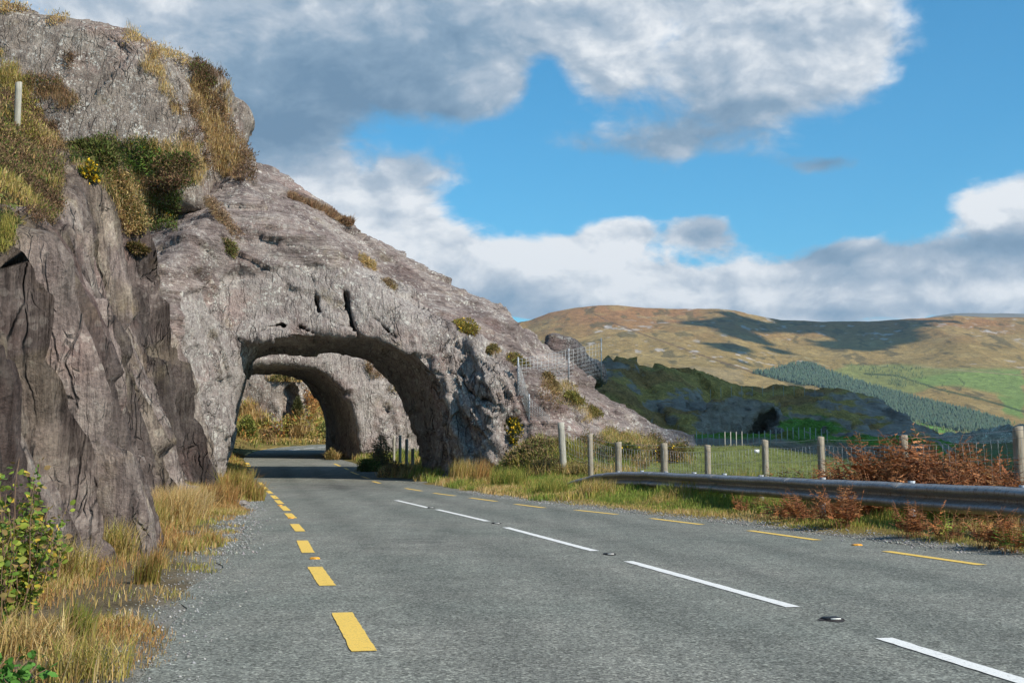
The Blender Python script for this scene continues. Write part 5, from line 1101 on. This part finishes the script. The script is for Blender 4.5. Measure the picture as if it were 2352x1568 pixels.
ps_ = [-9, -6, -3, 0, 3, 6, 8.6, 11.0, 13.2, 15.2, 18.1, 21.2, 24.0, 26.0, 27.9, 29.9, 31.8, 33.7]
for s in ps_:
    t_, zc = rail_pt(s); x, y = st2xy(s, t_); B = Bag(); o = np.array([x, y, 0]); gz = G1(x, y); top = float(zroad(y)) + zc + .225
    # C-section post and spacer
    box(B, .015, -.05, gz-.4, .022, .05, top, AX, AS, o); box(B, .022, -.05, gz-.4, .085, -.044, top-.002, AX, AS, o); box(B, .022, .044, gz-.4, .085, .05, top-.002, AX, AS, o)
    me = B.mesh('post'); me.transform(__import__('mathutils').Matrix.Translation(-Vector(rail.location))); add_obj('post', me, M_POST, rail)
    Bb = Bag()
    for dz in (-.0,): V, Q, T, C = tube([rail_xyz(s, .02, dz), rail_xyz(s, -.02+.045, dz)], .013, 6); Bb.add(V, Q, T, C)
    me = Bb.mesh('bolt'); me.transform(__import__('mathutils').Matrix.Translation(-Vector(rail.location))); add_obj('bolt', me, M_POST, rail)

# ------------------------------------------------------------------ wooden post and wire stock fence
def wood(name, a=(.36,.31,.24), b_=(.20,.165,.12)):
    m, t, b = new_mat(name, .9, .1); c = t.coord('Object'); n = t.noise(t.mapping(c, (16,16,1.2)), 2.2, 8, .65); n2 = t.noise(c, 4, 5, .6)
    cc = t.ramp(n, [(.32, b_), (.6, a)]); cc = t.mix(t.math('MULTIPLY', t.smooth(n2, .55, .7), .5), cc, (.33,.34,.27)); t.l.new(cc, b.inputs['Base Color']); t.l.new(t.bump(n, .7, .01), b.inputs['Normal']); return m
M_WOOD = wood('weathered_post_wood'); M_WOODG = wood('grey_post_wood', (.42,.40,.34), (.24,.22,.18)); M_WIRE = metal('fence_wire', (.52,.54,.55), .45, .3)
Mtx = __import__('mathutils').Matrix
def round_post(parent, base, top, r0, mat, seed, sides=12, name='post'):
    base = np.array(base, float); top = np.array(top, float); r = np.random.default_rng(seed); V = []; nz = 8
    for i in range(nz+1):
        q = i/nz; c = base*(1-q)+top*q
        for k in range(sides):
            a = k/sides*2*math.pi; rr = r0*(1 + .05*math.sin(2*a+seed) + .02*r.normal())*(.985 if i == nz else 1); V.append((c[0]+math.cos(a)*rr, c[1]+math.sin(a)*rr, c[2] + (0.014*math.sin(a+seed) if i == nz else 0)))
    V.append(tuple(top+np.array([0,0,.012]))); ct = len(V)-1; Q = []; T = []
    for i in range(nz):
        for k in range(sides): a = i*sides+k; b_ = i*sides+(k+1) % sides; Q.append((a, b_, b_+sides, a+sides))
    for k in range(sides): T.append((nz*sides+k, nz*sides+(k+1) % sides, ct))
    V = np.array(V); loc = np.array(parent.location) if parent else base
    o = add_obj(name, np_mesh(name, V-loc, [np.array(Q), np.array(T)], False), mat, parent); 
    if not parent: o.location = tuple(base)
    return o
FP = [(1288,970,44.0,.115,(-.12,.0)),(1355,997,42.0,.085,(-.03,0)),(1420,1015,39.2,.10,(.0,0)),(1525,1018,36.2,.10,(.0,0)),(1625,1022,33.0,.085,(.0,0)),(1757,1010,29.4,.080,(0,0)),(1885,1003,26.4,.075,(0,0)),(2075,1000,23.0,.075,(0,0)),(2337,980,19.7,.080,(-.03,0)),(2700,955,16.4,.08,(0,0))]
fence = empty('stock_fence', tuple(unproj(1757, 1060, 29.4)), 'wooden post and wire mesh stock fence behind the steel rail', 'fence')
tops = []; bases = []
for i, (u, v, y, r0, ln) in enumerate(FP):
    tp = unproj(u, v, y); g = G1(tp[0], tp[1]); bs = np.array([tp[0]-ln[0]*1.0, tp[1], min(g, tp[2]-1.0)-.15]); round_post(fence, bs, tp, r0, M_WOODG if i == 0 else M_WOOD, i); tops.append(tp); bases.append(np.array([bs[0], bs[1], bs[2]+.15]))
Wn = Bag(); Wb = Bag(); wr = np.random.default_rng(4)
for i in range(len(tops)-1):
    a, b_ = tops[i], tops[i+1]; L = np.linalg.norm((b_-a)[:2]); off_ = np.array([-.09, -.05, 0]) ; hgt = .86 if i > 0 else .8
    q = np.linspace(0, 1, 9)[:,None]; sag = -.03*np.sin(q*math.pi); rr = .0045 if a[1] > 30 else .0035
    tops_line = a*(1-q)+b_*q + off_; 
    Wb.add(*tube(tops_line + np.concatenate([0*q, 0*q, sag-.05], 1), rr*.9, 3))
    mt = tops_line + np.concatenate([0*q, 0*q, sag*1.3-.17], 1)
    for hz in (0, .30, .52, .68, .80): Wn.add(*tube(mt - np.array([0,0,hz]), rr*.8, 3))
    nst = int(L/.19)
    for k in range(1, nst):
        f = k/nst; p = mt[0]*(1-f)+mt[-1]*f + np.array([0,0,-.04*math.sin(f*math.pi)]); sl = wr.normal(.05, .03); zz_ = np.array([0, -.15, -.3, -.45, -.6, -.8]); d = (b_-a)/np.linalg.norm(b_-a)
        pts = [p + np.array([0,0,z_]) + d*(sl*(-z_)/.8 + wr.normal(0, .012)) for z_ in zz_]; Wn.add(*tube(pts, rr*.85, 3))
for nm, B in (('wire_netting', Wn), ('top_wire', Wb)):
    me = B.mesh(nm); me.transform(Mtx.Translation(-Vector(fence.location))); add_obj(nm, me, M_WIRE, fence)
B = Bag(); p = tops[5]*.93+tops[4]*.07 ; p = unproj(1738, 1036, 29.8); box(B, -.06, 0, -.04, .06, .006, .04, np.array([1,0]), np.array([0,1]), p, (.8,.8,.8)); mw, t_, b__ = new_mat('white_plastic', .4, .4); b__.inputs['Base Color'].default_value = (.75,.76,.76,1)
add_obj('tag_plate', B.mesh('tag_plate'), mw, label='small white plate wired to the stock fence', cat='plate')
# single weathered post on the ledge, top left
hh = hit(38, 300); ub = unproj(36, 305, 21) if hh is None else hh[0]
yb = float(ub[1]); tp = unproj(43, 190, yb-.05); pl = round_post(None, ub-np.array([0,0,.4]), tp, .0030*yb/1.15, M_WOODG, 77, name='fence_post'); pl['label'] = 'lone grey wooden post on the heathery ledge at the upper left'; pl['category'] = 'post'
print('ledge post y', yb)
# posts seen through the arches
f2 = empty('stock_fence', tuple(unproj(915, 1050, 62)), 'short run of grey fence posts on the verge between the two arches', 'fence')
pp = []
for i, (u, v0, v1) in enumerate([(905,1000,1060),(919,1000,1062),(934,1008,1066),(948,1030,1075)]):
    y = 66-i*1.6; tp = unproj(u, v0, y); pp.append(tp); round_post(f2, (tp[0], tp[1], tp[2]-1.35), tp, .075, M_WOODG, 30+i)
Wn = Bag()
for hz in (.15,.45,.75): Wn.add(*tube(np.array(pp)-np.array([0,.08,hz]), .007, 3))
me = Wn.mesh('wire_netting'); me.transform(Mtx.Translation(-Vector(f2.location))); add_obj('wire_netting', me, M_WIRE, f2)
f3 = empty('stock_fence', tuple(unproj(730, 900, 124)), 'pale fence posts on the green hillside above the rust bracken', 'fence'); pp = []
for i, (u, v0) in enumerate([(700,900-26),(727,862),(752,874),(778,880)]):
    hh = hit(u, v0+26, ['ground']); y = hh[0][1] if hh is not None else 128; tp = unproj(u, v0, y); pp.append(tp); round_post(f3, (tp[0], tp[1], tp[2]-1.8), tp, .11, M_WOODG, 50+i)
Wn = Bag()
for hz in (.15,.6,1.0): Wn.add(*tube(np.array(pp)-np.array([0,.12,hz]), .012, 3))
me = Wn.mesh('wire_netting'); me.transform(Mtx.Translation(-Vector(f3.location))); add_obj('wire_netting', me, M_WIRE, f3)

# ------------------------------------------------------------------ steel posts and mesh on the slab
sf = None; PT = []
for (u, v1, v0) in [(1190,895,820),(1306,875,800),(1381,857,776)]:
    hh = hit(u, v1); y = hh[0][1] if hh is not None else 56; PT.append((unproj(u, v1, y), unproj(u, v0, y)))
hh = hit(1215, 966); y = hh[0][1] if hh is not None else 49.5; y = min(y, 51); PT.append((unproj(1215, 968, y), unproj(1215, 905, y)))
sf = empty('mesh_fence', tuple(PT[1][0]), 'galvanised steel post and mesh panel fence climbing the bare slab', 'fence'); loc = Vector(sf.location)
for a, b_ in PT:
    B = Bag(); B.add(*tube([a-np.array([0,0,.3]), b_], .035, 8)); me = B.mesh('post'); me.transform(Mtx.Translation(-loc)); add_obj('post', me, M_POST, sf)
def mesh_panel(a0, a1, b0, b1, nx, nz_, r_=.008):
    """wire mesh between post a (foot a0, top a1) and post b"""
    B = Bag()
    for i in range(nz_+1):
        f = i/nz_; B.add(*tube([a0+(a1-a0)*f + np.array([0,-.05,0]), b0+(b1-b0)*f + np.array([0,-.05,0])], r_, 3))
    for j in range(nx+1):
        g = j/nx; lo = a0*(1-g)+b0*g; hi = a1*(1-g)+b1*g; B.add(*tube([lo+np.array([0,-.05,0]), hi+np.array([0,-.05,0])], r_, 3))
    me = B.mesh('wire_mesh'); me.transform(Mtx.Translation(-loc)); add_obj('wire_mesh', me, M_WIRE, sf)
U = lambda p, k: p[0] + (p[1]-p[0])*k
mesh_panel(U(PT[0],.1), U(PT[0],.93), U(PT[1],.02), U(PT[1],.93), 14, 8); mesh_panel(U(PT[1],.02), U(PT[1],.93), U(PT[2],.02), U(PT[2],.86), 9, 8)
mesh_panel(U(PT[3],.05), U(PT[3],.95), U(PT[0],.05), U(PT[0],.9), 8, 8, .006)
hh = hit(1262, 972); q_ = hh[0] if hh is not None else unproj(1262, 972, 50); mesh_panel(U(PT[3],.0), U(PT[3],.9), q_, q_+np.array([0,0,.25]), 12, 7, .006)

# ------------------------------------------------------------------ small far fences on the shaded hill
f4 = empty('hill_fence', tuple(unproj(1650, 1000, 100)), 'thin pale fence posts in a row below the shaded rock face and cave', 'fence'); B = Bag(); lastp = None
pts4 = []
for i in range(24):
    f = i/23; u = 1600 + f*300; v = 1012 - 0*f + 8*math.sin(f*6); hh = hit(u, v+4, ['nearhill','ground']); y = min(hh[0][1] if hh is not None else 90, 104); p = unproj(u, v+4, y); pts4.append(p)
    Bp = Bag(); Bp.add(*tube([p-np.array([0,0,.6]), p+np.array([0,0,.6])], .022, 4)); me = Bp.mesh('post'); me.transform(Mtx.Translation(-Vector(f4.location))); add_obj('post', me, M_WOODG, f4)
f5 = empty('hill_fence', tuple(unproj(1700, 905, 120)), 'thin fence posts in a row across the heath above the cave', 'fence')
for i in range(14):
    u = 1560 + i*24; v = 925 - 16*math.sin(i/13*2.2); hh = hit(u, v, ['nearhill']); 
    if hh is None: continue
    p = hh[0]; Bp = Bag(); Bp.add(*tube([p-np.array([0,0,.3]), p+np.array([0,0,1.0])], .022, 4)); me = Bp.mesh('post'); me.transform(Mtx.Translation(-Vector(f5.location))); add_obj('post', me, M_WOODG, f5)

# ------------------------------------------------------------------ road studs, stones
def stud(p, mat, label, sc=1.0, yellow=True):
    x, y = p; z = zsurf(x, y)+.002; root = empty('road_stud', (x, y, z), label, 'road stud', None); B = Bag(); w2, l2 = .055*sc, .05*sc
    V = []
    for (zz_, k) in ((0, 1.0), (.010, .98), (.018, .72)):
        for (a_, b_) in ((-1,-1),(1,-1),(1,1),(-1,1)): q = AX*a_*w2*k + AS*b_*l2*k; V.append((q[0], q[1], zz_))
    Q = [(8,9,10,11)] + [(i*4+j, i*4+(j+1) % 4, (i+1)*4+(j+1) % 4, (i+1)*4+j) for i in range(2) for j in range(4)]
    add_obj('housing', np_mesh('housing', np.array(V), np.array(Q)), mat, root); B = Bag(); box(B, -w2*.6, -l2*1.0, .006, w2*.6, -l2*.86, .015, AX, AS, (0,0,0), (.9,.9,.85)); add_obj('reflector', B.mesh('reflector'), M_WHT if not yellow else M_YELR, root)
M_YELR, t_, b__ = new_mat('amber_reflector', .3, .5); b__.inputs['Base Color'].default_value = (.85,.38,.02,1); M_BLK, t_, b__ = new_mat('black_stud_rubber', .6, .3); b__.inputs['Base Color'].default_value = (.02,.02,.02,1)
for (u, v), lb in zip([(1912,1423),(1400,1273),(1140,1202),(990,1166)], ['nearest black cat eye stud between the white centre dashes','second black cat eye stud on the centre line','third black cat eye stud on the centre line','furthest small cat eye stud on the centre line']):
    p = px_ground(u, v); stud(p, M_BLK, lb, 1.15 if v > 1250 else 1.3, False)
    R_ = 14; V = [(0,0,.0025)]; r_ = np.random.default_rng(int(u))
    for k in range(R_): a = k/R_*2*math.pi; q = AX*math.cos(a)*.085*(1+r_.normal()*.2) + AS*math.sin(a)*.11*(1+r_.normal()*.2); V.append((q[0], q[1], .0025))
    T = np.array([(0, k+1, (k+1) % R_+1) for k in range(R_)]); m_, t_, b__ = new_mat('worn_tar', .7, .3); b__.inputs['Base Color'].default_value = (.045,.035,.032,1)
    o = add_obj('tar_patch', np_mesh('tar_patch', np.array(V), T), m_, kind='structure'); o.location = (p[0], p[1], zsurf(p[0], p[1])+.0015)
for (u, v), lb in zip([(723,1283),(1968,1252),(668,1190),(643,1161)], ['nearest amber stud on the left yellow line','amber stud on the right yellow line','second amber stud on the left yellow line','third amber stud on the left yellow line']): stud(px_ground(u, v), M_YELR, lb, 1.0, True)
def stone(u, v, wpx, hpx, label, seed, mat, y=None):
    p = px_ground(u, v); yb_ = p[1]; rx = wpx/2/F_PX*yb_; rz = hpx/F_PX*yb_; V, Q = surface_nets((np.linalg.norm(np.stack(np.meshgrid(*[np.linspace(-1.4,1.4,22)]*3, indexing='ij'), -1), axis=-1)-1).astype(np.float32), (0,0,0), 1.0)
    V = (V/21*2.8-1.4); n = vnormals(V.astype(np.float32), Q); f1, _ = facet(V*1.2, seed); V = V + n*(f1*.35 + fbm(V, 3, 4, seed)*.12)[:,None]; V = V*np.array([rx, rx*.9, rz*.8])
    o = add_obj('stone', np_mesh('stone', V, Q, False, col=np.ones((len(V),3)), attrs={'cut': np.ones(len(V))}), mat, label=label, cat='stone'); o.location = (p[0], p[1], G1(p[0], p[1])-.01); return o
stone(548,1160,56,16,'pale flat stone slab at the road edge before the arch', 1, M_CRAG); stone(425,1235,40,12,'grey flat stone between the grass on the left verge', 2, M_ARCH); stone(275,1420,46,18,'dark low stone in the mud of the left verge', 3, M_CLIFF); stone(60,1555,40,10,'small reddish stone by the bottom left corner', 4, M_CLIFF)
# loose chippings along both asphalt edges
n = 9000; s = np.concatenate([rng.uniform(4, 40, n//2), rng.uniform(6, 40, n//2)]); side = np.arange(n) < n//2; jit_ = rng.normal(0, .22, n); t = np.where(side, tl(s)-.05+jit_, tr(s)+.1+jit_); x, y = st2xy(s, t); z = np.maximum(G(x, y), zroad(y))
sz = rng.uniform(.004, .013, n)*(1+ (y > 15)*.6); oc = np.array([(1,0,0),(-1,0,0),(0,1,0),(0,-1,0),(0,0,.7),(0,0,-.7)]); of = np.array([(0,2,4),(2,1,4),(1,3,4),(3,0,4),(2,0,5),(1,2,5),(3,1,5),(0,3,5)])
an = rng.uniform(0, 6.3, n); ca, sa = np.cos(an), np.sin(an); O = oc[None]*rng.uniform(.6, 1.4, (n,1,3)); Ox = O[...,0]*ca[:,None]-O[...,1]*sa[:,None]; Oy = O[...,0]*sa[:,None]+O[...,1]*ca[:,None]
V = np.stack([Ox, Oy, O[...,2]], -1)*sz[:,None,None] + np.stack([x, y, z+.004], -1)[:,None]; B = Bag(); B.add(V.reshape(-1,3).astype(np.float32), None, (np.arange(n)[:,None,None]*6+of[None]).reshape(-1,3), np.repeat(pick([(.25,.25,.24),(.35,.34,.32),(.18,.18,.17)], n, .2), 6, 0))
add_obj('gravel', B.mesh('gravel'), M_STEM, kind='stuff', label='loose grey chippings along the edges of the road')

# ------------------------------------------------------------------ far trees
def cone_forest(poly, n, seed, hmin=11, hmax=17):
    r = np.random.default_rng(seed); us_ = r.uniform(min(p[0] for p in poly), max(p[0] for p in poly), n); vs_ = r.uniform(min(p[1] for p in poly), max(p[1] for p in poly), n)
    m = poly_sdf(us_.astype(np.float32), vs_.astype(np.float32), poly) < 0; out = []
    from_u, from_v = us_[m], vs_[m]; cand = np.zeros((0,3)); dd = (np.abs(uu[:,None]-0) if False else None)
    # look the ground point up on the mountain sheet: column by u, then the row whose v matches
    UUm = uu.reshape(len(us), len(kk)); VVm = vv.reshape(len(us), len(kk)); FM = FV.reshape(len(us), len(kk), 3)
    for a, b_ in zip(from_u, from_v):
        i = int(np.clip((a-us[0])/(us[1]-us[0]), 0, len(us)-1)); col = VVm[i]; j = int(np.argmax(col < b_)); 
        if j > 0: out.append(FM[i, j] + np.array([r.uniform(-4,4), r.uniform(-8,8), 0]))
    P = np.array(out); k = len(P); H = r.uniform(hmin, hmax, k); Rr = H*r.uniform(.20, .28, k); B = Bag(); th = np.arange(6)/6*2*math.pi
    for (z0, z1_, rk_) in ((.05,.62,1.0),(.40,1.0,.62)):
        ring = P[:,None] + np.stack([np.cos(th)[None]*Rr[:,None]*rk_, np.sin(th)[None]*Rr[:,None]*rk_, np.tile(H[:,None]*z0, (1,6))], -1)*1.0; tip = P + np.stack([0*H, 0*H, H*z1_], 1); V = np.concatenate([ring, tip[:,None]], 1).reshape(-1,3)
        b = np.arange(k)[:,None,None]*7; T = (b + np.array([(j, (j+1)%6, 6) for j in range(6)])[None]).reshape(-1,3); B.add(V.astype(np.float32), None, T, np.repeat(pick([(.095,.15,.105),(.105,.165,.11),(.115,.165,.10),(.09,.14,.10)], k, .12, r), 7, 0))  # tree colours are paled, so some distance haze sits in the tint
    return B
Bf = cone_forest(FOREST, 26000, 5, 8, 13); add_obj('conifer_forest', Bf.mesh('conifer_forest'), M_LEAF, kind='stuff', label='blue green conifer plantation on the far hillside')
Bh = Bag()
for poly, n in [([(1960,840),(2120,845),(2130,890),(2000,868)], 260), ([(2040,945),(2330,972),(2330,1000),(2180,1000),(2050,965)], 700), ([(2040,872),(2090,878),(2080,890),(2045,885)], 90)]:
    B = cone_forest(poly, n, 9+n, 5, 9)
    for V, T, C in zip(B.V, B.T, B.C): pass
    Bh.add(np.concatenate(B.V), None, np.concatenate(B.T), np.concatenate(B.C)*np.array([1.6,1.3,.8]))
add_obj('woodland', Bh.mesh('woodland'), M_LEAF, kind='stuff', label='scrubby woodland and hedges around the far fields')
def far_tree(u, v, wpx, hpx, cols, label, seed):
    UUm = uu.reshape(len(us), len(kk)); VVm = vv.reshape(len(us), len(kk)); FM = FV.reshape(len(us), len(kk), 3); i = int((u-us[0])/(us[1]-us[0])); j = int(np.argmax(VVm[i] < v)); p = FM[i, j]; y = p[1]; R_ = wpx/2/F_PX*y; H = hpx/F_PX*y
    r = np.random.default_rng(seed); root = empty('broadleaf_tree', tuple(p), label, 'tree', 'autumn trees at the forest edge'); B = Bag()
    for k in range(7):
        c = np.array([r.normal(0, R_*.35), r.normal(0, R_*.35), H*r.uniform(.45, .75)]); P_, D = ell_pts(130, c, R_*.55, R_*.55, H*.3, r, .7); P_[:,2] += 0; B.add(*spikes(P_, D, R_*.30, R_*.2, pick(cols, 130, .25, r), r))
    add_obj('crown', B.mesh('crown'), M_LEAF, root); B = Bag(); B.add(*tube([(0,0,-2),(0,0,H*.3),(R_*.1,0,H*.6)], [R_*.09, R_*.07, R_*.03], 6, (.10,.08,.06))); add_obj('trunk', B.mesh('trunk'), M_STEM, root)
for i, (u, v, w_, h_, c, lb) in enumerate([(1985,968,24,22,[(.28,.32,.07)],'pale yellow green tree, leftmost of the row at the forest edge'),(2008,973,18,18,[(.24,.20,.09)],'small brownish tree between the yellow green and golden trees'),(2038,977,22,18,[(.32,.27,.08)],'golden olive tree in the middle of the forest edge row'),(2062,975,22,24,[(.34,.25,.09)],'tall golden brown tree of the forest edge row'),(2076,976,16,20,[(.36,.28,.09)],'golden tree at the right end of the forest edge row')]): far_tree(u, v, w_, h_, c, lb, 300+i)
print('done', time.time()-T0)
